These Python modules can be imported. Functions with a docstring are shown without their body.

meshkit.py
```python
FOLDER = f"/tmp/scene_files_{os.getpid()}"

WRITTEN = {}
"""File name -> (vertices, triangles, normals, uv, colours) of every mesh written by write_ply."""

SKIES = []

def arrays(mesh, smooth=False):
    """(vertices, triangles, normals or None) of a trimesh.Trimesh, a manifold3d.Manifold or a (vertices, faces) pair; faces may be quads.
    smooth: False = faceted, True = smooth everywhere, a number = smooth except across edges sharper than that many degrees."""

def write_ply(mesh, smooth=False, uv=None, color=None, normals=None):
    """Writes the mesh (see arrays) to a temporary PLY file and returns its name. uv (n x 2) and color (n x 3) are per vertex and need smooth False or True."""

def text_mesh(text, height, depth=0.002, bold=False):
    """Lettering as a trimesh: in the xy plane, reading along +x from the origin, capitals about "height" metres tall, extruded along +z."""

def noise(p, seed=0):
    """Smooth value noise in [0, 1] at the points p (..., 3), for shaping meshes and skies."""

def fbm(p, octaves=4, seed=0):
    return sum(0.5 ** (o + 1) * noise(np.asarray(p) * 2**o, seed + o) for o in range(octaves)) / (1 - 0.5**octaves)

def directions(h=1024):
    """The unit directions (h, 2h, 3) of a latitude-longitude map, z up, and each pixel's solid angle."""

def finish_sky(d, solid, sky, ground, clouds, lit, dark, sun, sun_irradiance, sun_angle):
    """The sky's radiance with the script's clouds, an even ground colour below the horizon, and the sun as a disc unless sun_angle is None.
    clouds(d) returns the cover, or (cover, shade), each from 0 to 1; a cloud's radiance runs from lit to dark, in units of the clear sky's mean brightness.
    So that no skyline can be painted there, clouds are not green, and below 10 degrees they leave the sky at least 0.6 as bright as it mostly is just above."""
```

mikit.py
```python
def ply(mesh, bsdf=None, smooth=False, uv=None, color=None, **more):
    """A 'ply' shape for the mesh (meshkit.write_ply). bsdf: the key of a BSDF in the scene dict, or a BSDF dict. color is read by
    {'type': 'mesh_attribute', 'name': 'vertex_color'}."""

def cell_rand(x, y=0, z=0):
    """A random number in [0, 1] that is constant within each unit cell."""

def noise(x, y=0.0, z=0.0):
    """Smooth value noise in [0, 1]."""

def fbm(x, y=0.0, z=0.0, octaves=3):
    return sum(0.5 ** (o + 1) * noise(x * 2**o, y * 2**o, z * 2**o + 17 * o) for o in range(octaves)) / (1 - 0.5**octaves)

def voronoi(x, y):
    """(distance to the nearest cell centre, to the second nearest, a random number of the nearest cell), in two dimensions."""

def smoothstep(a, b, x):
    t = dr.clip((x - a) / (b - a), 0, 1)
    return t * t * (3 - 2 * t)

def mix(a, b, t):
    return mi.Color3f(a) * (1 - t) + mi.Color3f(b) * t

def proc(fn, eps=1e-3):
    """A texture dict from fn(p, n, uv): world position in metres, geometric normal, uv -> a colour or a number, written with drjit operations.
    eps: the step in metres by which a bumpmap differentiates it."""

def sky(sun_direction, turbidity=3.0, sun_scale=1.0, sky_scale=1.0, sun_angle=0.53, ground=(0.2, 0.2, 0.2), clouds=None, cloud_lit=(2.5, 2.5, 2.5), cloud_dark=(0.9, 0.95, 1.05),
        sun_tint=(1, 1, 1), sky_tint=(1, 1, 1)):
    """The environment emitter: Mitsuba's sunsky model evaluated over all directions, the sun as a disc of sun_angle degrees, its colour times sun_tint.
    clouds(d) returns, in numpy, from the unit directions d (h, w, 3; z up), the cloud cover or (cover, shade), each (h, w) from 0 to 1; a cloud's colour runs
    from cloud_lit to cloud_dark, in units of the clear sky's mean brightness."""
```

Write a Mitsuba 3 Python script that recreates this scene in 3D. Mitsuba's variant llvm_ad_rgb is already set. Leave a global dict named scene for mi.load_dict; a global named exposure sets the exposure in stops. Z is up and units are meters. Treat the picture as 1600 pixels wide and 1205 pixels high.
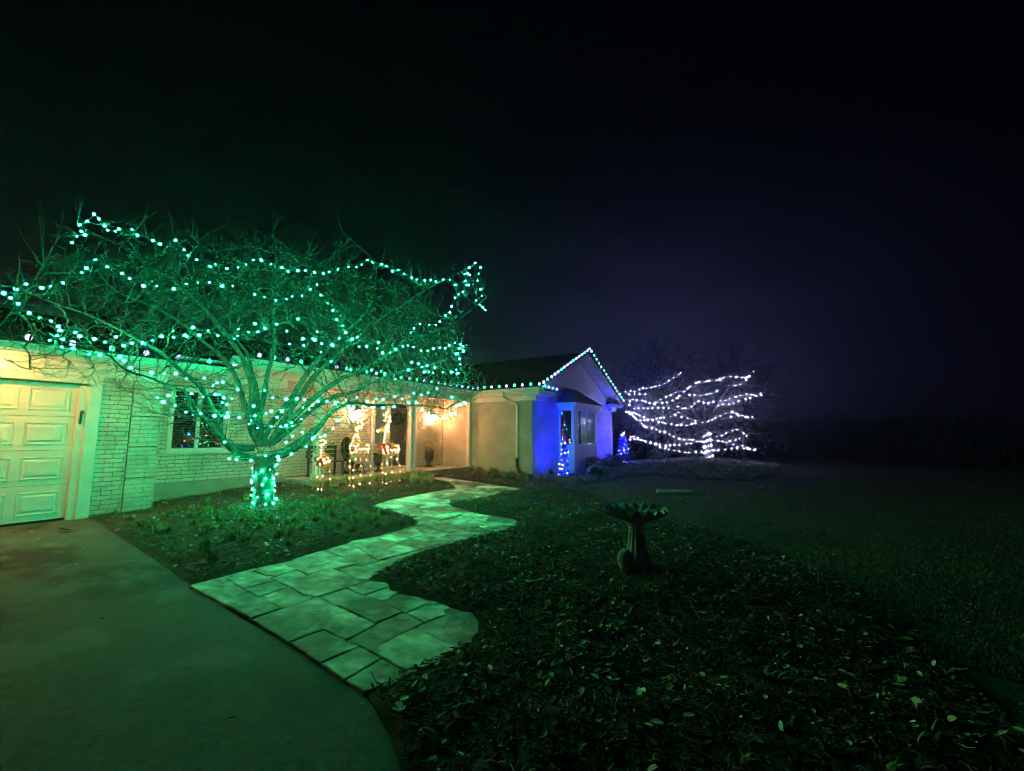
import math
import numpy as np, trimesh, drjit as dr, mitsuba as mi, mikit, meshkit
import shapely
from shapely.geometry import Polygon, Point, LineString, box as sbox
from scipy.spatial import Delaunay, cKDTree

# ---------------------------------------------------------------- camera, sky, exposure
T = mi.ScalarTransform4f
PITCH, HEADING, EYE = math.atan(80 / 680), math.radians(32.13), 1.40
FWD = np.array([math.cos(HEADING) * math.cos(PITCH), math.sin(HEADING) * math.cos(PITCH), math.sin(PITCH)])
exposure = 2.0       # the lamps below are in units a quarter as bright
scene, labels = {}, {}
HAZE = 0.0024
scene['camera'] = {'type': 'perspective', 'fov': math.degrees(2 * math.atan(800 / 680)), 'fov_axis': 'x', 'near_clip': 0.05, 'far_clip': 500.0,
                   'to_world': T().look_at(origin=[0, 0, EYE], target=[float(FWD[0]), float(FWD[1]), EYE + float(FWD[2])], up=[0, 0, 1]),
                   'medium': {'type': 'ref', 'id': 'haze_air'}}
scene['haze_air'] = {'type': 'homogeneous', 'albedo': {'type': 'rgb', 'value': [0.95, 0.95, 0.95]}, 'sigma_t': HAZE, 'phase': {'type': 'hg', 'g': 0.85}}
# moonless night: the physical sky scaled down to almost nothing


def night_clouds(d):
    """Thin cloud over the horizon ahead on the right, faintly lit from below by the lights of the place and the town beyond."""
    az = np.arctan2(d[..., 1], d[..., 0]); el = np.arcsin(np.clip(d[..., 2], -1, 1))
    lump = meshkit.fbm(np.stack([d[..., 0] * 5, d[..., 1] * 5, d[..., 2] * 9], -1), 4, 3)
    return np.exp(-((az - math.radians(14)) / math.radians(19)) ** 2) * np.exp(-((np.maximum(el, 0) - math.radians(9)) / math.radians(14)) ** 2) * (.5 + .9 * lump) * .8


scene['sky'] = mikit.sky([-0.4, -0.6, 0.25], turbidity=3, sun_scale=0.0, sky_scale=4.0e-3, sky_tint=(0.85, 0.55, 1.3), ground=(0.02, 0.02, 0.02),
                         clouds=night_clouds, cloud_lit=(15.0, 16.5, 52.0), cloud_dark=(15.0, 16.5, 52.0))
scene['sky']['sampling_weight'] = 0.02

# ---------------------------------------------------------------- measured outlines (metres)
STONES = [[[1.996,4.756],[2.27,4.772],[2.205,4.209],[1.939,4.179]],[[1.938,4.152],[2.203,4.186],[2.147,3.609],[1.93,3.599],[1.9,3.621]],[[2.293,4.774],[2.536,4.786],[2.488,4.362],[2.235,4.354]],[[2.567,4.78],[2.852,4.75],[2.8,4.482],[2.548,4.484]],[[2.23,4.306],[2.486,4.31],[2.452,4.03],[2.192,4.021]],[[2.189,3.994],[2.449,4.014],[2.407,3.678],[2.315,3.581],[2.167,3.615]],[[2.531,4.412],[2.787,4.448],[2.764,4.189],[2.522,4.207]],[[2.517,4.176],[3.039,4.137],[3.008,3.589],[2.491,3.596],[2.437,3.695]],[[2.875,4.763],[3.416,4.836],[3.369,4.559],[2.849,4.514]],[[2.834,4.464],[3.368,4.482],[3.289,4.183],[2.784,4.191]],[[1.928,3.576],[2.468,3.551],[2.341,2.683],[2.093,2.673],[2.113,2.933],[1.856,2.973]],[[1.861,2.957],[2.101,2.932],[2.083,2.659],[2.044,2.53],[1.81,2.537]],[[1.805,2.528],[2.04,2.505],[2.025,2.26],[1.776,2.254]],[[1.773,2.242],[2.023,2.253],[2.037,2.223],[2.001,2.029],[1.924,2.002],[1.82,2.015],[1.747,2.048]],[[2.062,2.388],[2.374,2.373],[2.441,2.335],[2.421,2.182],[2.379,1.956],[2.258,1.937],[2.168,1.949],[2.085,1.955],[2.018,2.027],[2.043,2.24]],[[2.461,2.338],[2.766,2.346],[2.842,2.33],[2.859,2.198],[2.782,2.064],[2.721,2.013],[2.64,1.967],[2.504,1.923],[2.403,1.956],[2.438,2.187]],[[2.088,2.648],[2.352,2.674],[2.6,2.652],[2.562,2.395],[2.377,2.386],[2.063,2.401]],[[2.431,3.227],[2.69,3.226],[2.671,3.032],[2.624,2.677],[2.368,2.693]],[[2.481,3.558],[2.732,3.526],[2.683,3.263],[2.439,3.246]],[[2.754,3.531],[2.929,3.52],[3.02,3.375],[2.949,3.249],[2.707,3.262]],[[2.707,3.24],[2.928,3.225],[2.914,3.136],[2.708,3.047]],[[2.69,3.026],[2.843,2.932],[2.89,2.806],[2.874,2.661],[2.637,2.665]],[[2.632,2.643],[2.861,2.635],[2.879,2.491],[2.778,2.356],[2.579,2.395]],[[3.445,4.842],[3.83,4.844],[3.624,4.343],[3.408,4.495]],[[3.853,4.861],[3.975,4.92],[4.255,4.847],[4.217,4.463],[3.637,4.323]],[[3.393,4.463],[3.608,4.324],[3.522,4.023],[3.325,4.033],[3.311,4.175]],[[3.058,4.147],[3.304,4.008],[3.268,3.749],[3.076,3.644],[2.963,3.586],[3.018,3.861]],[[3.625,4.296],[4.166,4.308],[4.096,3.952],[3.53,4.01]],[[3.312,3.995],[3.527,3.984],[4.077,3.933],[4.065,3.831],[3.706,3.804],[3.354,3.721],[3.282,3.744]],[[4.281,4.851],[4.451,4.85],[4.493,4.545],[4.233,4.48]],[[4.492,4.867],[4.973,4.893],[4.749,4.458],[4.491,4.517]],[[4.2,4.42],[4.449,4.462],[4.444,4.144],[4.403,3.824],[4.112,3.877],[4.186,4.304]],[[5.017,4.88],[5.175,4.861],[4.961,4.288],[4.467,4.166],[4.487,4.462],[4.741,4.437]],[[5.223,4.884],[6.122,4.896],[5.647,4.349],[5.031,4.349]],[[4.481,4.143],[5.518,4.276],[5.442,3.836],[5.192,3.754],[4.599,3.785],[4.157,3.806],[4.401,3.8]],[[6.187,4.917],[6.505,5.013],[6.374,4.495],[5.762,4.167],[5.676,4.345]],[[5.738,4.124],[6.365,4.46],[6.361,4.038],[6.129,3.748],[5.742,3.669],[5.484,3.841]],[[5.453,5.37],[5.881,5.531],[5.716,5.065],[5.307,5.015]],[[5.894,5.51],[6.497,5.359],[6.378,5.133],[5.775,5.087]],[[6.388,6.064],[6.811,5.828],[6.592,5.209],[5.95,5.369]],[[5.956,6.661],[6.413,6.399],[5.932,5.449],[5.491,5.377],[5.775,5.96]],[[6.085,7.083],[6.895,7.378],[7.073,6.66],[6.463,6.448],[5.989,6.699]],[[6.94,7.384],[8.161,7.511],[7.722,6.693],[7.118,6.663]],[[7.044,6.594],[7.588,6.496],[6.906,5.874],[6.455,6.111]],[[8.216,7.518],[9.322,7.607],[10.001,6.968],[9.776,6.164],[8.223,6.107],[7.719,6.49]],[[10.03,9.3],[10.472,9.09],[10.627,7.797],[9.899,7.449],[9.382,7.656],[9.804,8.201]],[[10.596,7.749],[10.127,6.171],[9.826,6.196],[10.055,7.005],[9.876,7.384]]]
PATH = [[2.038,4.855],[2.36,4.886],[2.591,4.885],[2.909,4.823],[3.256,4.922],[3.535,4.928],[3.996,5.019],[4.321,4.929],[5.381,5.137],[5.767,5.725],[5.98,6.407],[6.14,7.168],[7.084,7.499],[8.302,7.625],[9.398,7.663],[10.093,8.573],[10.13,9.423],[10.645,9.254],[10.864,7.92],[10.256,6.196],[9.517,6.073],[8.233,6.126],[7.112,6.099],[6.628,5.106],[6.457,4.055],[6.177,3.77],[5.662,3.669],[4.948,3.785],[4.16,3.875],[3.513,3.768],[3.094,3.603],[2.982,3.561],[3.017,3.331],[2.909,3.142],[2.915,2.891],[2.909,2.675],[2.918,2.526],[2.869,2.374],[2.892,2.217],[2.798,2.071],[2.664,1.977],[2.512,1.939],[2.363,1.956],[2.155,1.949],[2.01,1.999],[1.877,1.994],[1.767,2.072],[1.849,2.741],[1.943,3.544]]
DRIVE_EDGE = [[2.454,9.796],[2.559,9.244],[2.431,8.11],[2.237,6.324],[2.059,4.904],[1.923,3.836],[1.864,3.058],[1.82,2.56],[1.773,2.099],[1.683,1.875],[1.583,1.671],[1.455,1.472]]
LAWN_EDGE = [[11.916,5.696],[11.134,4.848],[9.638,3.577],[8.276,2.577],[7.666,1.799],[7.206,1.14],[6.83,0.602],[6.405,0.221],[5.777,-0.143],[5.078,-0.443],[4.378,-0.662],[3.792,-0.789],[3.221,-0.852]]
MOUND = [[12.763,6.099],[11.702,5.094],[13.626,4.725],[15.736,4.29],[15.028,2.492],[15.668,1.104],[18.159,0.431],[20.135,0.948],[21.372,2.215],[25.387,5.83]]
LEFT_BED = [[2.523,9.112],[2.396,7.994],[2.205,6.234],[2.03,4.834],[2.591,4.885],[2.909,4.823],[3.256,4.922],[3.996,5.019],[4.321,4.929],[5.381,5.137],[5.767,5.725],[5.98,6.407],[6.14,7.168],[7.084,7.499],[8.302,7.625],[9.398,7.663],[10.093,8.573],[10.13,9.423]]
GREEN_STRINGS = [[[1.82,9.22,4.43],[1.81,9.26,4.55],[1.91,9.15,4.49],[1.96,9.14,4.58],[1.89,9.21,4.64],[1.9,9.3,4.76],[1.94,9.26,4.79],[2.0,9.25,4.85],[2.0,9.24,4.94],[2.1,9.21,4.95],[2.12,9.1,4.87],[2.15,9.02,4.73],[2.19,8.97,4.65],[2.27,8.93,4.65],[2.22,8.96,4.7],[2.34,8.9,4.8],[2.39,8.86,4.79],[2.48,8.79,4.69],[2.56,8.74,4.67],[2.75,8.64,4.6],[2.94,8.52,4.67],[3.05,8.47,4.53],[3.11,8.45,4.47],[3.25,8.38,4.4],[3.39,8.31,4.34],[3.46,8.26,4.44],[3.56,8.21,4.37],[3.79,8.08,4.46],[3.9,8.0,4.57],[4.0,7.94,4.64],[4.14,7.86,4.6],[4.37,7.75,4.51],[4.49,7.69,4.49],[4.69,7.56,4.57],[4.85,7.48,4.53],[4.98,7.39,4.58],[5.17,7.27,4.69],[5.28,7.2,4.76],[5.43,7.12,4.78],[5.51,7.07,4.83],[5.62,7.01,5.0],[5.75,6.94,4.95],[5.97,6.83,4.93],[6.07,6.78,4.84],[6.2,6.73,4.93],[6.39,6.62,4.76],[6.61,6.54,4.79],[6.99,6.43,4.87],[7.21,6.2,4.91],[7.34,6.14,4.8]],[[7.47,5.67,5.26],[7.42,5.81,5.15],[7.41,5.93,5.02],[7.5,5.78,5.08],[7.47,5.95,4.88],[7.61,5.86,4.8],[7.51,5.93,4.85],[7.51,6.04,4.68],[7.44,6.15,4.6],[7.44,6.24,4.45],[7.39,6.29,4.23],[7.27,6.4,4.07],[7.16,6.53,3.89],[7.01,6.64,3.9],[6.86,6.76,3.9],[6.74,6.9,3.7]],[[7.59,5.6,5.18],[7.63,5.64,5.08],[7.61,5.7,5.03],[7.68,5.73,4.87],[7.77,5.71,4.75],[7.84,5.72,4.62],[7.75,5.86,4.54],[7.81,5.81,4.5],[7.82,5.84,4.44],[7.91,5.75,4.43],[7.92,5.81,4.28],[7.95,5.75,4.33]],[[1.08,9.41,3.53],[1.19,9.19,3.44],[1.24,9.1,3.38],[1.32,8.98,3.27],[1.39,8.89,3.22],[1.47,8.79,3.06],[1.58,8.69,3.09],[1.64,8.62,2.97],[1.71,8.56,2.94],[1.69,8.57,2.85],[1.63,8.62,2.83],[1.6,8.65,2.75],[1.67,8.59,2.76],[1.74,8.53,2.79],[1.69,8.58,2.89],[1.83,8.45,2.88],[1.83,8.45,2.81],[1.93,8.37,2.83],[1.97,8.34,2.8],[2.05,8.27,2.8],[2.09,8.25,2.77],[2.17,8.18,2.86],[2.27,8.11,2.85],[2.26,8.12,2.74],[2.35,8.05,2.8],[2.46,7.97,2.79],[2.54,7.92,2.81],[2.56,7.9,2.93],[2.7,7.81,2.89],[2.75,7.77,2.93],[2.88,7.69,2.94],[3.02,7.6,2.95]],[[2.82,8.0,3.04],[2.96,7.91,3.0],[3.02,7.87,3.13],[3.15,7.79,3.11],[3.23,7.75,3.1],[3.38,7.66,3.01],[3.52,7.58,3.01],[3.57,7.55,3.04],[3.47,7.6,3.13],[3.59,7.53,3.19],[3.68,7.48,3.14],[3.83,7.39,3.18],[3.75,7.44,3.29]],[[1.35,9.39,3.54],[1.37,9.38,3.63],[1.48,9.29,3.65],[1.55,9.25,3.66],[1.61,9.2,3.6],[1.72,9.12,3.66],[1.76,9.1,3.7],[1.87,9.03,3.84],[1.93,8.98,3.93],[1.97,8.96,4.0],[2.05,8.91,4.15],[2.12,8.86,4.06],[2.18,8.82,4.04],[2.28,8.76,4.0],[2.37,8.71,3.96],[2.46,8.66,3.88],[2.52,8.63,3.82],[2.6,8.58,3.83],[2.71,8.52,3.84]],[[3.16,9.17,4.04],[3.19,9.15,4.07],[3.26,9.12,4.1],[3.31,9.08,4.14],[3.48,8.96,4.3],[3.53,8.94,4.29],[3.62,8.9,4.26],[3.71,8.87,4.24],[3.8,8.83,4.23],[3.88,8.8,4.22],[3.95,8.75,4.26]],[[4.29,8.61,4.17],[4.39,8.57,4.16],[4.51,8.52,4.11],[4.64,8.44,4.12],[4.77,8.36,4.15],[4.9,8.25,4.24],[4.99,8.18,4.29],[5.1,8.07,4.42],[5.18,7.98,4.51]],[[4.5,6.79,3.89],[4.57,6.76,3.84],[4.61,6.72,3.76],[4.64,6.7,3.66],[4.69,6.67,3.56],[4.76,6.62,3.44],[4.91,6.55,3.36],[4.89,6.55,3.28],[4.83,6.58,3.19],[4.76,6.61,3.14],[4.65,6.67,3.0],[4.54,6.73,3.04],[4.44,6.78,3.03],[4.42,6.79,3.09],[4.27,6.87,3.08]],[[3.95,6.76,2.91],[4.08,6.69,2.9],[4.29,6.58,3.02],[4.31,6.57,2.9],[4.36,6.55,2.85],[4.41,6.52,2.73],[4.5,6.48,2.68]],[[5.2,6.65,3.26],[5.34,6.58,3.28],[5.49,6.5,3.22],[5.54,6.48,3.19]],[[4.96,6.52,3.14],[5.07,6.46,3.06],[5.22,6.39,3.03],[5.36,6.33,3.05],[5.46,6.28,2.98],[5.56,6.24,2.97],[5.7,6.18,3.01],[5.68,6.19,3.12],[5.93,6.09,3.16],[5.99,6.07,3.13],[6.1,6.03,3.17],[6.2,5.99,3.07],[6.38,5.94,3.11],[6.52,5.9,3.24],[6.64,5.87,3.2],[6.79,5.84,3.25],[7.04,5.82,3.4],[7.27,5.79,3.36],[7.08,5.79,3.25],[7.3,5.78,3.26],[7.13,5.78,3.18],[6.97,5.8,3.18],[7.05,5.78,3.1],[7.12,5.77,3.02],[7.15,5.75,2.9],[6.98,5.78,2.8],[7.05,5.76,2.73]],[[3.85,7.65,3.35],[3.94,7.61,3.24],[4.06,7.53,3.39],[4.1,7.51,3.34],[4.2,7.45,3.39],[4.28,7.42,3.24]],[[4.32,7.11,3.44],[4.4,7.07,3.41],[4.5,7.01,3.39],[4.56,6.99,3.26]],[[6.43,6.5,2.94],[6.36,6.55,2.86],[6.39,6.54,2.75],[6.29,6.6,2.68],[6.24,6.64,2.6],[6.24,6.64,2.55],[5.97,6.79,2.66]],[[6.77,6.53,2.92],[6.86,6.49,2.79],[7.0,6.4,2.87],[7.02,6.38,2.91],[7.08,6.34,2.93],[7.18,6.3,2.81],[7.28,6.24,2.78],[7.4,6.17,2.84],[7.48,6.13,2.81]],[[1.69,8.36,2.64],[1.82,8.23,2.64],[1.88,8.17,2.62],[1.93,8.14,2.56],[2.03,8.05,2.54],[2.17,7.93,2.54],[2.19,7.92,2.47],[2.3,7.84,2.44],[2.33,7.82,2.36],[2.45,7.73,2.33],[2.52,7.68,2.34],[2.61,7.61,2.34],[2.69,7.56,2.34],[2.75,7.52,2.31],[2.85,7.45,2.27],[3.05,7.32,2.26],[3.19,7.23,2.25],[3.27,7.18,2.23],[3.4,7.11,2.14]],[[2.57,7.68,1.98],[2.64,7.62,2.03],[2.71,7.57,1.99],[2.63,7.65,1.92],[2.7,7.6,1.85],[2.79,7.54,1.85],[2.81,7.53,1.81],[2.85,7.51,1.83],[2.9,7.49,1.74],[2.97,7.44,1.74],[2.99,7.42,1.75],[3.1,7.35,1.73],[3.16,7.32,1.73],[3.2,7.29,1.72],[3.33,7.21,1.72],[3.41,7.17,1.69],[3.53,7.09,1.69],[3.61,7.05,1.66],[3.66,7.03,1.63],[3.68,7.03,1.56],[3.75,6.98,1.6],[3.84,6.94,1.58]],[[3.33,7.21,1.73],[3.33,7.23,1.61],[3.32,7.25,1.52],[3.33,7.26,1.45],[3.35,7.28,1.33]],[[3.26,8.36,2.11],[3.35,8.32,2.06],[3.41,8.29,2.07],[3.54,8.21,2.16],[3.55,8.2,2.12],[3.6,8.18,2.12],[3.67,8.14,2.08],[3.74,8.1,2.06],[3.71,8.13,1.97],[3.78,8.09,1.87],[3.75,8.12,1.81]],[[3.32,7.1,1.08],[3.38,7.08,1.02],[3.4,7.04,1.09],[3.44,7.05,1.02],[3.5,7.0,1.05],[3.56,6.96,1.04],[3.65,6.9,1.06],[3.68,6.87,1.11],[3.75,6.83,1.1],[3.84,6.79,1.07],[3.87,6.76,1.11]],[[4.06,7.04,1.05],[4.13,6.99,1.1],[4.2,6.94,1.13],[4.26,6.9,1.15],[4.32,6.86,1.2],[4.41,6.8,1.26],[4.45,6.75,1.39],[4.49,6.73,1.39],[4.62,6.65,1.45],[4.68,6.61,1.55],[4.74,6.57,1.63],[4.78,6.53,1.71]],[[3.94,7.39,2.17],[4.06,7.33,2.1],[4.2,7.26,2.05],[4.3,7.2,2.05],[4.41,7.14,2.04],[4.52,7.08,2.04],[4.67,7.0,2.06],[4.76,6.95,2.02],[4.89,6.88,2.06],[4.96,6.85,2.01]],[[4.96,6.84,2.03],[5.08,6.77,2.09],[5.31,6.66,2.11],[5.4,6.62,2.06],[5.49,6.57,2.07],[5.6,6.51,2.13],[5.74,6.44,2.12],[5.81,6.4,2.16],[5.93,6.34,2.19],[6.03,6.3,2.15],[6.15,6.26,2.06],[6.23,6.23,2.04],[6.3,6.19,2.08]],[[6.27,6.42,2.13],[6.35,6.37,2.28],[6.47,6.31,2.24],[6.54,6.27,2.27],[6.61,6.24,2.32],[6.76,6.16,2.37],[6.82,6.13,2.42]],[[6.59,6.48,2.11],[6.61,6.48,2.01],[6.68,6.44,1.98],[6.78,6.39,1.94],[6.87,6.34,1.88],[7.06,6.26,1.83],[7.19,6.19,1.85],[7.32,6.12,1.9],[7.39,6.09,1.96],[7.36,6.1,1.94]],[[7.4,6.21,2.28],[7.45,6.18,2.25],[7.56,6.13,2.2],[7.61,6.1,2.22],[7.7,6.06,2.18],[7.59,6.12,2.14],[7.54,6.15,2.12],[7.62,6.1,2.1],[7.71,6.06,2.13],[7.63,6.09,2.17],[7.53,6.15,2.09],[7.53,6.16,2.06]],[[4.81,6.65,2.01],[4.89,6.61,1.97],[4.98,6.57,1.94],[5.03,6.54,1.98],[5.11,6.51,1.92],[5.22,6.45,1.96],[5.26,6.43,1.98],[5.36,6.39,1.96],[5.49,6.33,1.96],[5.61,6.28,1.94],[5.73,6.22,1.98]],[[3.6,7.02,1.89],[3.59,7.04,1.78],[3.72,6.98,1.7],[3.77,6.94,1.75],[3.75,6.94,1.83],[3.85,6.89,1.81],[3.92,6.84,1.86],[3.97,6.82,1.81],[3.9,6.87,1.75],[3.94,6.87,1.6],[4.1,6.78,1.59],[4.11,6.77,1.68],[4.23,6.69,1.75],[4.31,6.63,1.88],[4.19,6.69,1.88],[4.36,6.6,1.93]],[[3.58,7.07,1.62],[3.68,7.02,1.63],[3.76,6.97,1.59],[3.84,6.94,1.58],[3.94,6.87,1.6]],[[4.1,6.78,1.59],[4.17,6.75,1.57],[4.2,6.75,1.48],[4.29,6.7,1.51],[4.33,6.69,1.45],[4.38,6.67,1.45],[4.46,6.64,1.39],[4.47,6.62,1.49],[4.57,6.57,1.45]],[[4.05,6.87,1.32],[4.09,6.85,1.33],[4.13,6.81,1.42]],[[6.84,6.71,3.01],[7.01,6.6,2.96],[7.07,6.57,2.88],[6.98,6.64,2.83],[7.14,6.52,2.81]],[[6.01,7.88,2.87],[6.09,7.82,2.91],[6.16,7.78,2.9],[6.24,7.72,2.89],[6.53,7.51,2.84]],[[4.13,9.59,2.44],[4.21,9.57,2.3],[4.3,9.53,2.07],[4.45,9.46,2.18],[4.5,9.43,2.38]]]
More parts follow.
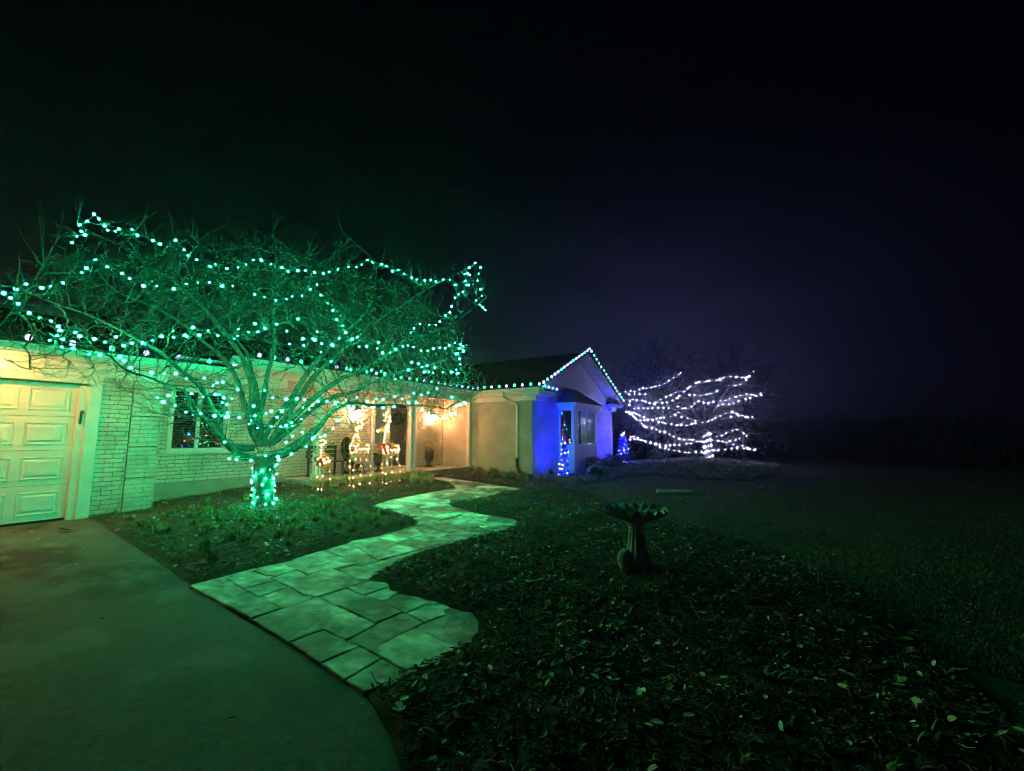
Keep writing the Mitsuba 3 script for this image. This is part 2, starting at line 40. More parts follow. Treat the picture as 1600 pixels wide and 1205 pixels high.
WHITE_STRINGS = [[[21.38,7.08,3.44],[21.4,6.9,3.66],[21.48,6.55,3.7],[21.55,6.21,3.76],[21.49,5.84,3.77],[21.5,5.49,3.76],[21.52,5.25,3.81],[21.56,4.95,3.93],[21.6,4.69,4.07],[21.64,4.45,4.24],[21.67,4.29,4.37],[21.7,4.17,4.48]],[[21.43,6.84,3.52],[21.53,6.43,3.52],[21.3,6.01,3.47],[21.26,5.75,3.44]],[[21.3,6.52,2.98],[21.37,6.54,3.2],[21.27,6.22,3.21],[21.23,5.93,3.15],[21.2,5.65,3.05],[21.2,5.37,2.96],[21.21,5.11,2.97],[21.23,4.78,3.01],[21.26,4.49,3.08],[21.28,4.26,3.22],[21.31,4.07,3.36],[21.34,3.91,3.5],[21.38,3.78,3.68],[21.42,3.62,3.81],[21.46,3.44,3.94],[21.5,3.19,3.97],[21.52,2.95,3.9],[21.56,2.75,3.93],[21.61,2.51,4.03],[21.68,2.25,4.1],[21.76,1.9,4.14],[21.81,1.67,4.11],[21.82,1.51,4.01],[21.86,1.34,4.0],[21.93,1.2,4.09],[22.06,1.12,4.27]],[[21.78,5.38,3.07],[21.82,5.11,3.23],[21.88,4.78,3.33],[21.92,4.44,3.51]],[[22.24,2.15,3.7],[22.26,1.91,3.72],[22.29,1.64,3.79],[22.29,1.4,3.96]],[[22.36,3.94,3.45],[22.43,3.62,3.39],[22.47,3.37,3.37],[22.5,3.12,3.44],[22.52,2.86,3.52],[22.52,2.7,3.58]],[[21.21,6.68,2.62],[21.07,6.39,2.61],[20.97,6.08,2.49],[20.93,5.87,2.35],[20.9,5.59,2.24],[20.88,5.32,2.18],[20.87,5.05,2.24],[20.87,4.72,2.28],[20.87,4.47,2.34],[20.89,4.21,2.48],[20.91,3.96,2.63],[20.94,3.71,2.72],[20.97,3.47,2.87],[21.0,3.28,2.98],[21.05,2.96,2.97],[21.1,2.64,2.98],[21.15,2.36,3.01],[21.21,2.08,3.06],[21.28,1.85,3.16],[21.35,1.57,3.23],[21.44,1.3,3.27],[21.49,1.08,3.22],[21.58,0.82,3.21]],[[21.86,2.63,2.8],[21.91,2.28,2.83],[21.95,1.98,2.9],[21.99,1.75,3.0],[22.04,1.4,3.07],[22.08,1.12,3.17],[22.13,0.84,3.26]],[[21.78,6.41,2.88],[21.91,6.06,2.86],[22.02,5.77,2.78],[22.12,5.41,2.79],[22.22,5.01,2.8],[22.31,4.62,2.83],[22.36,4.39,2.84]],[[20.87,6.1,2.28],[20.82,5.91,2.19],[20.77,5.63,2.22],[20.72,5.21,2.19],[20.7,4.89,2.11],[20.7,4.57,2.01],[20.71,4.32,1.95],[20.72,4.01,1.95],[20.74,3.65,1.96],[20.76,3.41,2.01],[20.79,3.17,2.07],[20.82,2.95,2.0],[20.85,2.71,2.11],[20.89,2.48,2.26],[20.94,2.25,2.45],[20.99,2.02,2.52],[21.03,1.81,2.41],[21.1,1.55,2.31],[21.2,1.2,2.23]],[[21.25,4.35,2.39],[21.28,4.04,2.28],[21.32,3.74,2.2],[21.35,3.5,2.11]],[[22.3,2.38,2.23],[22.33,2.11,2.28],[22.37,1.82,2.3],[22.42,1.27,2.28]],[[21.11,6.65,2.62],[20.76,6.06,2.28],[20.71,5.88,2.07],[20.65,5.61,1.89],[20.6,5.27,1.79],[20.58,5.03,1.74],[20.57,4.75,1.63],[20.58,4.5,1.52],[20.6,4.26,1.37],[20.63,4.03,1.26],[20.64,3.72,1.29],[20.67,3.43,1.23],[20.7,3.26,1.2]],[[21.28,6.53,1.25],[21.07,6.36,1.46],[20.97,6.05,1.39],[20.92,5.77,1.29],[20.9,5.5,1.17],[20.87,5.16,1.09],[20.88,4.84,0.99],[20.86,4.52,1.01],[20.85,4.14,1.05],[20.85,3.83,1.1],[20.86,3.52,1.18],[20.88,3.23,1.2]],[[21.36,6.56,1.25],[21.23,6.31,1.28],[21.16,5.97,1.28],[21.17,5.77,1.13],[21.15,5.37,1.05],[21.18,5.05,0.9],[21.2,4.73,0.84],[21.22,4.41,0.77],[21.24,4.1,0.75],[21.28,3.8,0.72],[21.31,3.38,0.74],[21.34,3.14,0.75]],[[21.36,3.03,0.75],[21.39,2.85,0.75],[21.41,2.56,0.84],[21.46,2.21,0.95],[21.52,1.94,0.89],[21.58,1.66,0.92],[21.64,1.44,0.87],[21.71,1.23,0.83]],[[21.08,3.08,1.23],[21.11,2.79,1.29],[21.14,2.5,1.43],[21.17,2.26,1.58],[21.2,2.03,1.7],[21.24,1.84,1.76],[21.28,1.71,1.67],[21.33,1.55,1.54],[21.35,1.5,1.45],[21.33,1.67,1.36],[21.28,1.89,1.3],[21.25,2.12,1.22],[21.22,2.29,1.2],[21.16,2.56,1.26],[21.12,2.85,1.23]],[[21.59,2.27,1.17],[21.64,2.05,1.07],[21.69,1.83,1.04],[21.74,1.61,0.95],[21.8,1.37,0.95],[21.86,1.21,0.82]]]
LIMBS = [[[4.51,8.76,0.99],[4.24,8.81,1.13],[3.97,8.69,1.38],[3.71,8.47,1.56],[3.41,8.21,1.72],[3.13,7.95,1.91],[2.9,7.73,2.02],[2.68,7.63,2.11],[2.49,7.71,2.23],[2.3,7.84,2.34],[2.15,7.96,2.52],[1.86,8.2,2.66],[1.54,8.51,2.81],[1.22,8.97,3.26]],[[4.46,8.78,1.19],[4.07,8.86,1.31],[3.84,8.64,1.66],[3.56,8.34,2.06],[3.17,8.13,2.36],[2.79,8.07,2.65],[2.46,8.23,2.85],[2.04,8.51,3.11],[1.62,8.85,3.34],[1.33,9.15,3.51]],[[4.88,8.55,1.03],[5.04,8.25,1.18],[5.0,7.76,1.38],[4.9,7.18,1.62],[4.86,6.67,1.88],[5.05,6.37,1.99],[5.47,6.19,1.99],[6.06,5.97,1.99],[6.78,5.79,1.95]],[[4.8,8.6,1.31],[4.9,8.45,1.53],[5.07,8.13,1.94],[5.22,7.75,2.25],[5.46,7.31,2.56],[5.86,6.86,2.96],[6.36,6.5,3.41],[6.98,6.18,3.7],[7.72,6.06,4.22],[7.91,5.66,4.58]],[[4.68,8.66,1.31],[4.75,8.55,1.68],[4.91,8.26,2.08],[4.93,7.98,2.42],[5.08,7.6,2.91],[5.37,7.16,3.49],[5.55,6.93,3.82],[5.68,6.83,4.36],[5.66,6.87,4.9],[5.44,7.06,5.2],[5.17,7.34,5.7]],[[4.64,8.68,1.31],[4.55,8.63,1.68],[4.49,8.43,2.16],[4.42,8.18,2.62],[4.37,7.97,3.2],[4.25,7.91,3.9],[4.22,7.82,4.6],[4.15,7.82,5.2]],[[4.58,8.72,1.31],[4.43,8.71,1.74],[4.33,8.52,2.27],[4.05,8.37,2.83],[3.55,8.31,3.43],[3.05,8.35,3.87],[2.65,8.53,4.16],[2.3,8.76,4.4],[1.97,9.05,4.61],[1.87,9.29,4.74]],[[4.6,8.7,1.43],[4.43,8.89,1.93],[4.34,9.13,2.56],[3.97,9.46,3.18],[3.48,9.66,3.61],[2.91,9.78,3.85],[2.46,9.83,4.03],[2.24,9.71,4.38]],[[4.84,8.57,1.43],[5.13,8.55,1.95],[5.59,8.56,2.66],[6.12,8.45,3.3],[6.62,8.02,3.95],[7.03,7.22,4.53],[7.12,6.33,4.85],[7.48,5.71,5.21]],[[4.85,8.57,1.31],[5.24,8.37,1.76],[5.76,8.1,2.24],[6.39,7.67,2.55],[7.1,7.03,2.95],[7.61,6.53,3.2],[7.77,6.28,3.5]],[[4.65,8.68,1.43],[4.63,8.97,2.2],[4.64,9.47,3.03],[4.4,9.74,3.84],[4.12,9.62,4.42],[3.94,9.41,4.86]]]
# ---------------------------------------------------------------- helpers
rng = np.random.default_rng(7)


def sm(a, b, x):
    t = np.clip((np.asarray(x, float) - a) / (b - a), 0, 1)
    return t * t * (3 - 2 * t)


def ground_h(x, y):
    """Height of the bare ground: it rises a little towards the porch, and to a mound under the white tree."""
    x, y = np.asarray(x, float), np.asarray(y, float)
    a = .17 * sm(7.2, 10.2, y) * sm(3.4, 6.5, x) * (1 - sm(12.5, 14.5, x) * .6)
    m = .34 * np.exp(-(((x - 21) / 4.6) ** 2 + ((y - 3.4) / 2.3) ** 2))
    return a + m


def key_for(name):
    if name not in scene:
        return name
    i = 1
    while f'{name}_{i:03d}' in scene:
        i += 1
    return f'{name}_{i:03d}'


roots = set()


def root(name):
    k, i = name, 0
    while k in roots or k in scene:
        i += 1
        k = f'{name}_{i:03d}'
    roots.add(k)
    return k


def put(name, mesh, mat, smooth=False, **more):
    k = key_for(name)
    scene[k] = mikit.ply(mesh, mat, smooth=smooth, **more)
    return k


def lab(k, label=None, cat=None, group=None, kind=None):
    d = {}
    if label: d['label'] = label
    if cat: d['category'] = cat
    if group: d['group'] = group
    if kind: d['kind'] = kind
    labels[k] = d
    return k


def glow(rgb, power=1.0, w=1.0):
    return {'type': 'area', 'radiance': {'type': 'rgb', 'value': [float(c) * power * 0.25 for c in rgb]}, 'sampling_weight': float(w)}


def cat_(ms):
    return trimesh.util.concatenate([m for m in ms if m is not None])


def bx(x0, x1, y0, y1, z0, z1, ch=0.0):
    if ch <= 0:
        m = trimesh.creation.box(extents=(x1 - x0, y1 - y0, z1 - z0))
        m.apply_translation(((x0 + x1) / 2, (y0 + y1) / 2, (z0 + z1) / 2))
        return m
    c = min(ch, (x1 - x0) / 3, (y1 - y0) / 3, (z1 - z0) / 3)
    p = []
    for a in (0, 1, 2):
        lo, hi = np.array([x0, y0, z0]) + c, np.array([x1, y1, z1]) - c
        lo[a] -= c; hi[a] += c
        for i in range(8):
            p.append([hi[k] if i >> k & 1 else lo[k] for k in range(3)])
    return trimesh.convex.convex_hull(np.array(p))


def tube_arrays(pts, rad, n=6, cap=False):
    pts = np.asarray(pts, float); m = len(pts)
    rad = np.broadcast_to(np.asarray(rad, float), (m,))
    d = np.gradient(pts, axis=0); d /= np.linalg.norm(d, axis=1, keepdims=True) + 1e-12
    ref = np.array([0, 0, 1.0]) if abs(d[:, 2]).mean() < .8 else np.array([1.0, 0.1, 0])
    a = np.cross(d, ref); a /= np.linalg.norm(a, axis=1, keepdims=True) + 1e-12
    b = np.cross(d, a)
    th = np.arange(n) * 2 * np.pi / n
    v = pts[:, None] + rad[:, None, None] * (np.cos(th)[None, :, None] * a[:, None] + np.sin(th)[None, :, None] * b[:, None])
    i = np.arange(m - 1)[:, None] * n; j = np.arange(n)[None]; j2 = (j + 1) % n
    q = np.stack([i + j, i + j2, i + n + j2, i + n + j], -1).reshape(-1, 4)
    f = np.vstack([q[:, [0, 2, 1]], q[:, [0, 3, 2]]])
    v = v.reshape(-1, 3)
    if cap:
        e = len(v)
        v = np.vstack([v, pts[0], pts[-1]])
        k = np.arange(n); k2 = (k + 1) % n
        f = np.vstack([f, np.stack([k, k2, k * 0 + e], 1), np.stack([(m - 1) * n + k2, (m - 1) * n + k, k * 0 + e + 1], 1)])
    return v, f


def tube(pts, rad, n=6, cap=True):
    v, f = tube_arrays(pts, rad, n, cap)
    return trimesh.Trimesh(v, f, process=False)


def segs(P0, P1, r0, r1, n=3):
    """Many separate tapered sticks as one array mesh."""
    P0, P1 = np.asarray(P0, float), np.asarray(P1, float)
    r0 = np.broadcast_to(np.asarray(r0, float), (len(P0),)); r1 = np.broadcast_to(np.asarray(r1, float), (len(P0),))
    d = P1 - P0; d /= np.linalg.norm(d, axis=1, keepdims=True) + 1e-12
    ref = np.where(np.abs(d[:, 2:3]) < .8, [[0, 0, 1.0]], [[1.0, 0, 0]])
    a = np.cross(d, ref); a /= np.linalg.norm(a, axis=1, keepdims=True) + 1e-12
    b = np.cross(d, a)
    th = np.arange(n) * 2 * np.pi / n
    ring = np.cos(th)[None, :, None] * a[:, None] + np.sin(th)[None, :, None] * b[:, None]
    v = np.concatenate([P0[:, None] + ring * r0[:, None, None], P1[:, None] + ring * r1[:, None, None]], 1)
    j = np.arange(n); j2 = (j + 1) % n
    f = np.vstack([np.stack([j, j2 + n, j2], 1), np.stack([j, j + n, j2 + n], 1)])
    F = (f[None] + (np.arange(len(P0)) * 2 * n)[:, None, None]).reshape(-1, 3)
    return trimesh.Trimesh(v.reshape(-1, 3), F, process=False)


ICO = trimesh.creation.icosphere(subdivisions=0)
ICO1 = trimesh.creation.icosphere(subdivisions=1)


def scatter(base_v, base_f, pos, mats=None, scale=None):
    """Copies of one small mesh at many places as one mesh; mats (k,3,3)."""
    pos = np.asarray(pos, float); k = len(pos)
    v = np.broadcast_to(base_v, (k,) + base_v.shape)
    if scale is not None:
        v = v * np.asarray(scale, float).reshape(k, -1, 1 if np.ndim(scale) < 2 else np.shape(scale)[1]) if np.ndim(scale) < 2 else v * np.asarray(scale)[:, None, :]
    if mats is not None:
        v = np.einsum('kij,knj->kni', mats, v)
    v = v + pos[:, None]
    f = (base_f[None] + (np.arange(k) * len(base_v))[:, None, None]).reshape(-1, 3)
    return trimesh.Trimesh(v.reshape(-1, 3), f, process=False)


def bulbs(pos, r):
    return scatter(np.array(ICO.vertices), np.array(ICO.faces), pos, scale=np.broadcast_to(np.asarray(r, float), (len(pos),)))


def rots(k, g, tilt=1.0):
    """Random rotations: any turn about z, tilted by up to about `tilt` radians."""
    a = g.uniform(0, 2 * np.pi, k); t = g.normal(0, tilt, k); u = g.uniform(0, 2 * np.pi, k)
    ca, sa, z, o = np.cos(a), np.sin(a), np.zeros(k), np.ones(k)
    Rz = np.stack([ca, -sa, z, sa, ca, z, z, z, o], 1).reshape(k, 3, 3)
    ct, st = np.cos(t), np.sin(t)
    Rx = np.stack([o, z, z, z, ct, -st, z, st, ct], 1).reshape(k, 3, 3)
    cu, su = np.cos(u), np.sin(u)
    Ru = np.stack([cu, -su, z, su, cu, z, z, z, o], 1).reshape(k, 3, 3)
    return Ru @ Rx @ Rz


def in_poly(poly, p):
    return shapely.contains_xy(poly, p[:, 0], p[:, 1])


def sheet(poly, step, zf, jitter=.35, g=None):
    """A triangulated ground sheet over the polygon, heights from zf(x, y, distance to the edge)."""
    g = g or np.random.default_rng(3)
    L = poly.exterior.length
    bd = np.array([poly.exterior.interpolate(t).coords[0] for t in np.arange(0, L, step)])
    x0, y0, x1, y1 = poly.bounds
    gx, gy = np.meshgrid(np.arange(x0, x1, step), np.arange(y0, y1, step))
    q = np.stack([gx.ravel(), gy.ravel()], 1) + g.uniform(-jitter, jitter, (gx.size, 2)) * step
    inner = poly.buffer(-step * .45)
    q = q[shapely.contains_xy(inner, q[:, 0], q[:, 1])]
    p = np.vstack([bd, q])
    tri = Delaunay(p).simplices
    c = p[tri].mean(1)
    tri = tri[in_poly(poly, c)]
    e = p[tri]
    n = (e[:, 1, 0] - e[:, 0, 0]) * (e[:, 2, 1] - e[:, 0, 1]) - (e[:, 1, 1] - e[:, 0, 1]) * (e[:, 2, 0] - e[:, 0, 0])
    tri = np.where((n < 0)[:, None], tri[:, ::-1], tri)
    d = shapely.distance(poly.exterior, shapely.points(p))
    z = zf(p[:, 0], p[:, 1], d)
    return trimesh.Trimesh(np.column_stack([p, z]), tri, process=False)


# ---------------------------------------------------------------- materials
def two(b): return {'type': 'twosided', 'bsdf': b}


def flat(rgb, rough=.7, spec=.3, metallic=0.0):
    return two({'type': 'principled', 'base_color': {'type': 'rgb', 'value': list(rgb)}, 'roughness': rough, 'specular': spec, 'metallic': metallic})


def tex(fn, rough=.8, spec=.25):
    return two({'type': 'principled', 'base_color': mikit.proc(fn), 'roughness': rough, 'specular': spec})


def m_brick(p, n, uv):
    a = mikit.fbm(p.x * 2.1, p.y * 2.1, p.z * 2.1)
    s = mikit.noise(p.x * 40, p.y * 40, p.z * 55)
    c = mikit.mix((.50, .46, .40), (.66, .62, .54), mikit.smoothstep(.25, .75, a))
    dirt = mikit.smoothstep(.5, 0.05, p.z) * mikit.fbm(p.x * 6, p.y * 6, p.z * 6)
    return mikit.mix(c * (.82 + .3 * s), (.26, .23, .18), dirt * .7)


def m_mortar(p, n, uv):
    return mikit.mix((.13, .12, .105), (.22, .205, .18), mikit.noise(p.x * 30, p.y * 30, p.z * 30))


def m_trim(p, n, uv):
    a = mikit.fbm(p.x * 3, p.y * 3, p.z * 5)
    return mikit.mix((.62, .60, .56), (.76, .74, .70), a)


def m_concrete(p, n, uv):
    a = mikit.fbm(p.x * 3, p.y * 3, p.z * 3)
    s = mikit.noise(p.x * 60, p.y * 60, p.z * 60)
    return mikit.mix((.24, .22, .19), (.42, .40, .36), a) * (.85 + .3 * s)


def m_asphalt(p, n, uv):
    a = mikit.fbm(p.x * .6 + 5, p.y * .6, 0)
    s = mikit.noise(p.x * 90, p.y * 90, 0)
    st = mikit.smoothstep(.48, .66, mikit.fbm(p.x * 1.3, p.y * .9 + 9, 1, 4))
    pale = mikit.smoothstep(.55, .72, mikit.fbm(p.x * 2.6 + 31, p.y * 1.9, 4, 4))
    c = mikit.mix((.035, .035, .033), (.085, .083, .075), a) * (.35 + .7 * s + .6 * mikit.noise(p.x * 26, p.y * 26, 3))
    c = mikit.mix(c, (.012, .012, .011), st * .85)
    c = mikit.mix(c, (.15, .145, .13), pale * .45)
    return c


def stone_fn(ox, tint):
    def fn(p, n, uv):
        a = mikit.fbm(p.x * 2.1 + ox, p.y * 2.1 - ox, 0, 4)
        b = mikit.fbm(p.x * 13 + ox, p.y * 9, 3, 4)
        st = mikit.smoothstep(.44, .66, mikit.fbm(p.x * 1.9 - ox, p.y * 1.7 + 3, 7, 5))
        lich = mikit.smoothstep(.60, .70, mikit.fbm(p.x * 8 + ox, p.y * 8, 11, 4))
        c = mikit.mix((.32 * tint, .31 * tint, .27 * tint), (.74 * tint, .71 * tint, .63 * tint), mikit.smoothstep(.3, .68, a))
        c = c * (.1 + 1.8 * b)
        c = mikit.mix(c, (.085, .08, .062), st * .85)
        return mikit.mix(c, (.46, .45, .40), lich * .5)
    return fn


def m_soil(p, n, uv):
    a = mikit.fbm(p.x * 5, p.y * 5, 0)
    s = mikit.noise(p.x * 70, p.y * 70, p.z * 70)
    return mikit.mix((.022, .016, .011), (.075, .058, .042), a) * (.5 + s)


def m_lawn(p, n, uv):
    a = mikit.fbm(p.x * .9, p.y * .9, 0)
    s = mikit.noise(p.x * 45, p.y * 45, 0)
    return mikit.mix((.045, .05, .03), (.09, .09, .055), a) * (.5 + s)


def m_bark(p, n, uv):
    a = mikit.fbm(p.x * 14, p.y * 14, p.z * 4)
    s = mikit.noise(p.x * 60, p.y * 60, p.z * 22)
    return mikit.mix((.055, .048, .042), (.17, .152, .13), a) * (.65 + .6 * s)


def m_shingle(p, n, uv):
    r = mikit.cell_rand(p.x * 3.3, p.y * 7, 1)
    return mikit.mix((.006, .006, .006), (.016, .0155, .015), r)


def m_mulch(p, n, uv):
    r = mikit.cell_rand(p.x * 23, p.y * 23, p.z * 23)
    return mikit.mix((.026, .018, .012), (.15, .11, .075), r * r)


def m_moldy(p, n, uv):
    a = mikit.fbm(p.x * 9, p.y * 9, p.z * 6)
    return mikit.mix((.16, .15, .13), (.42, .40, .36), mikit.smoothstep(.3, .7, a))


MAT = {
    'painted_brick': tex(m_brick, .75, .25), 'mortar': tex(m_mortar, .95, .1), 'white_trim': tex(m_trim, .45, .4),
    'concrete': tex(m_concrete, .85, .2), 'asphalt': tex(m_asphalt, .8, .3), 'stone_a': tex(stone_fn(0.0, 1.0), .7, .3),
    'stone_b': tex(stone_fn(11.3, .86), .7, .3), 'stone_c': tex(stone_fn(27.1, 1.12), .7, .3), 'soil': tex(m_soil, .95, .1),
    'lawn': tex(m_lawn, .9, .1), 'bark': tex(m_bark, .85, .2), 'shingle': tex(m_shingle, .9, .1), 'mulch_chip': tex(m_mulch, .85, .2),
    'weathered_stone': tex(m_moldy, .85, .2), 'black_metal': flat((.02, .02, .02), .4, .5), 'dark_iron': flat((.035, .032, .03), .55, .4),
    'dark_wire': flat((.015, .03, .018), .6, .3), 'white_wire': flat((.5, .5, .5), .5, .3), 'gold_wire': flat((.50, .27, .075), .35, .5),
    'wicker': flat((.035, .028, .022), .8, .2), 'cushion': flat((.45, .42, .36), .95, .1), 'peach_cushion': flat((.62, .38, .26), .95, .1),
    'red_fabric': flat((.50, .015, .012), .6, .3), 'roof_tin': flat((.045, .05, .05), .6, .4), 'door_paint': flat((.055, .045, .04), .4, .4),
    'room_dark': flat((.015, .014, .013), .9, .1), 'blind': flat((.33, .32, .30), .7, .2), 'evergreen': flat((.02, .045, .018), .6, .3),
    'joint_sand': flat((.11, .10, .08), .95, .1), 'twig_bark': flat((.11, .095, .08), .85, .2), 'bulb_base': flat((.05, .3, .1), .4, .4), 'shutter_paint': flat((.22, .26, .23), .6, .3),
    'window_glass': {'type': 'thindielectric', 'int_ior': 1.5},
    'leaf_vc': two({'type': 'principled', 'base_color': {'type': 'mesh_attribute', 'name': 'vertex_color'}, 'roughness': .75, 'specular': .25}),
    'lamp_glass': two({'type': 'principled', 'base_color': {'type': 'rgb', 'value': [.8, .75, .65]}, 'roughness': .3}),
    'air_gap': {'type': 'null'},
}
scene.update(MAT)

# light colours (linear)
GREEN, WHITE, WARM, BLUE, GARAGE = (.006, 1.0, .35), (.40, .40, 1.0), (1.0, .36, .15), (.0001, .0002, 1.0), (1.0, .31, .065)

# ---------------------------------------------------------------- ground
FAR = 140.0
gs = np.concatenate([np.linspace(-FAR, -12, 14), np.arange(-11, 34, .5), np.linspace(35, FAR, 18)])
GX, GY = np.meshgrid(gs, gs)
gz_ = ground_h(GX, GY) - .02 - .9 * sm(-4, -30, GY) * 0
gv = np.stack([GX, GY, gz_], -1).reshape(-1, 3)
ng = len(gs)
i, j = np.meshgrid(np.arange(ng - 1), np.arange(ng - 1), indexing='ij')
q = np.stack([i * ng + j, i * ng + j + 1, (i + 1) * ng + j + 1, (i + 1) * ng + j], -1).reshape(-1, 4)
lab(put('lawn', trimesh.Trimesh(gv, np.vstack([q[:, [0, 1, 2]], q[:, [0, 2, 3]]]), process=False), 'lawn', True),
    'dark mown lawn stretching away at the right of the flower beds', 'lawn', kind='structure')

DE = np.array(DRIVE_EDGE)
drive_poly = Polygon([(-14, -9), (1.05, -9), (1.25, .6)] + [tuple(p) for p in DE[::-1][:-1]] + [(2.72, 10.42), (-3.2, 10.42), (-14, 10.42)])
lab(put('driveway', sheet(drive_poly.buffer(0), .3, lambda x, y, d: ground_h(x, y) - .006 + .02 * (meshkit.fbm(np.stack([x * .9, y * .9, x * 0], -1), 2) - .5) * sm(0, .5, d)), 'asphalt', True),
    'stained dark asphalt driveway in front of the garage door', 'driveway', kind='structure')

path_poly = Polygon(PATH).buffer(0)
left_poly = Polygon([(2.66, 10.45), (3.62, 10.45), (3.66, 11.48), (6.72, 11.48), (6.72, 10.02), (11.2, 10.02), (11.2, 9.85), (10.6, 9.8)] + [tuple(p) for p in LEFT_BED[::-1]] + [(2.66, 9.6)]).buffer(0).difference(path_poly).difference(drive_poly)
left_poly = max(getattr(left_poly, 'geoms', [left_poly]), key=lambda a: a.area)
LE = np.array(LAWN_EDGE)
right_poly = Polygon([tuple(p) for p in DE[4:]] + [(1.2, .5), (1.0, -3.2), (2.2, -3.2)] + [tuple(p) for p in LE[::-1]] + [(13.15, 6.4), (13.15, 10.0), (11.0, 10.0), (10.4, 9.4), (9.9, 8.2), (9.4, 7.0), (5, 6)]).buffer(0).difference(path_poly.buffer(.01)).difference(drive_poly)
right_poly = max(getattr(right_poly, 'geoms', [right_poly]), key=lambda a: a.area)
mound_poly = Polygon([(11.6, 5.2), (13.9, 4.9), (15.7, 4.35), (15.0, 2.5), (15.7, 1.1), (18.2, .4), (20.5, .4), (24, .2), (27.5, 1.2), (29, 3.5), (27, 6), (23, 7.4), (13.3, 7.4), (12.6, 6.3)]).buffer(.3).buffer(-.3)


def bed_z(amp):
    def f(x, y, d):
        p = np.stack([x, y, x * 0], -1)
        return ground_h(x, y) + .035 * sm(0, .25, d) + amp * (meshkit.fbm(p * 3.0, 4, 5) - .45) * sm(0, .3, d) + .02 * (meshkit.noise(p * 14, 3) - .5) * sm(0, .2, d)
    return f


lab(put('mulch_bed', sheet(left_poly, .07, bed_z(.09)), 'soil', True), 'planting bed under the green lit tree between driveway and stone path', 'planting bed', kind='structure')
lab(put('mulch_bed', sheet(right_poly, .075, bed_z(.09)), 'soil', True), 'broad dark mulched bed right of the stone path, littered with leaves', 'planting bed', kind='structure')
lab(put('mulch_bed', sheet(mound_poly, .16, bed_z(.10)), 'soil', True), 'low mounded bed under the white lit tree beyond the lawn', 'planting bed', kind='structure')

# walkway: a setting bed, and every flagstone a piece of its own
lab(put('walkway', sheet(path_poly, .25, lambda x, y, d: ground_h(x, y) + .007), 'joint_sand', True), 'winding flagstone path from the driveway to the porch', 'path', kind='structure')
biggest = lambda pg: max(getattr(pg, 'geoms', [pg]), key=lambda a: a.area)
raw = [Polygon(s).buffer(0) for s in STONES]
laid = []
for s_i, pg in enumerate(raw):
    pg = pg.buffer(.08, join_style=2).intersection(path_poly.buffer(.02))
    for q_ in laid: pg = pg.difference(q_.buffer(.009, join_style=2))
    for q_ in raw[s_i + 1:]: pg = pg.difference(q_.buffer(.004, join_style=2))
    pg = biggest(pg.buffer(-.03, join_style=2).buffer(.03, join_style=2))
    if pg.is_empty or pg.area < .01: continue
    laid.append(biggest(pg.simplify(.012)))
for s_i, pg in enumerate(laid):
    ro = np.array(pg.exterior.segmentize(.08).coords)[:-1]
    ro = ro + rng.normal(0, .0035, ro.shape)
    if Polygon(ro).exterior.is_ccw is False: ro = ro[::-1]
    inner = biggest(Polygon(ro).buffer(0).buffer(-.008, join_style=2))
    ri = np.array([inner.exterior.interpolate(inner.exterior.project(Point(*q_))).coords[0] for q_ in ro])
    tz = rng.uniform(.011, .021); sx, sy = rng.normal(0, .004, 2)
    c0 = np.array(pg.centroid.coords[0])
    zz = lambda x, y: ground_h(x, y) + tz + sx * (x - c0[0]) + sy * (y - c0[1])
    bd = inner.bounds
    gx_, gy_ = np.meshgrid(np.arange(bd[0], bd[2], .07), np.arange(bd[1], bd[3], .07))
    q_ = np.column_stack([gx_.ravel(), gy_.ravel()]) + rng.uniform(-.02, .02, (gx_.size, 2))
    q_ = q_[in_poly(inner.buffer(-.03), q_)]
    pt = np.vstack([ri, q_]); tri = Delaunay(pt).simplices
    tri = tri[in_poly(inner.buffer(.001), pt[tri].mean(1))]
    e_ = pt[tri]; nn = (e_[:, 1, 0] - e_[:, 0, 0]) * (e_[:, 2, 1] - e_[:, 0, 1]) - (e_[:, 1, 1] - e_[:, 0, 1]) * (e_[:, 2, 0] - e_[:, 0, 0])
    tri = np.where((nn < 0)[:, None], tri[:, ::-1], tri)[abs(nn) > 1e-7]
    z_ = zz(pt[:, 0], pt[:, 1]) + .012 * (meshkit.fbm(np.stack([pt[:, 0] * 5, pt[:, 1] * 5, pt[:, 0] * 0 + s_i], -1), 3) - .5) * (np.arange(len(pt)) >= len(ri))
    m = len(ro); k = np.arange(m); k2 = (k + 1) % m
    V = np.vstack([np.column_stack([ri, zz(ri[:, 0], ri[:, 1])]), np.column_stack([ro, zz(ro[:, 0], ro[:, 1]) - .004]), np.column_stack([ro, ground_h(ro[:, 0], ro[:, 1]) - .01])])
    F = np.vstack([np.stack([k, k + m, k2], 1), np.stack([k2, k + m, k2 + m], 1), np.stack([k + m, k + 2 * m, k2 + m], 1), np.stack([k2 + m, k + 2 * m, k2 + 2 * m], 1)])
    put('walkway__flagstone', trimesh.util.concatenate([trimesh.Trimesh(np.column_stack([pt, z_]), tri, process=False), trimesh.Trimesh(V, F, process=False)]), ('stone_a', 'stone_b', 'stone_c')[int(rng.integers(3))], 35)

# ---------------------------------------------------------------- house
H = root('house')
lab(H, 'single-storey painted brick house with lit porch, garage and gabled wing', 'house')


def wall_xz(poly, y0, y1):
    """Extrude a polygon drawn in (x, z) from y0 to y1 (y0 the outer face)."""
    m = trimesh.creation.extrude_polygon(poly, y1 - y0, engine='earcut')
    v = m.vertices.copy()
    m.vertices = np.column_stack([v[:, 0], y1 - v[:, 2], v[:, 1]])
    return m


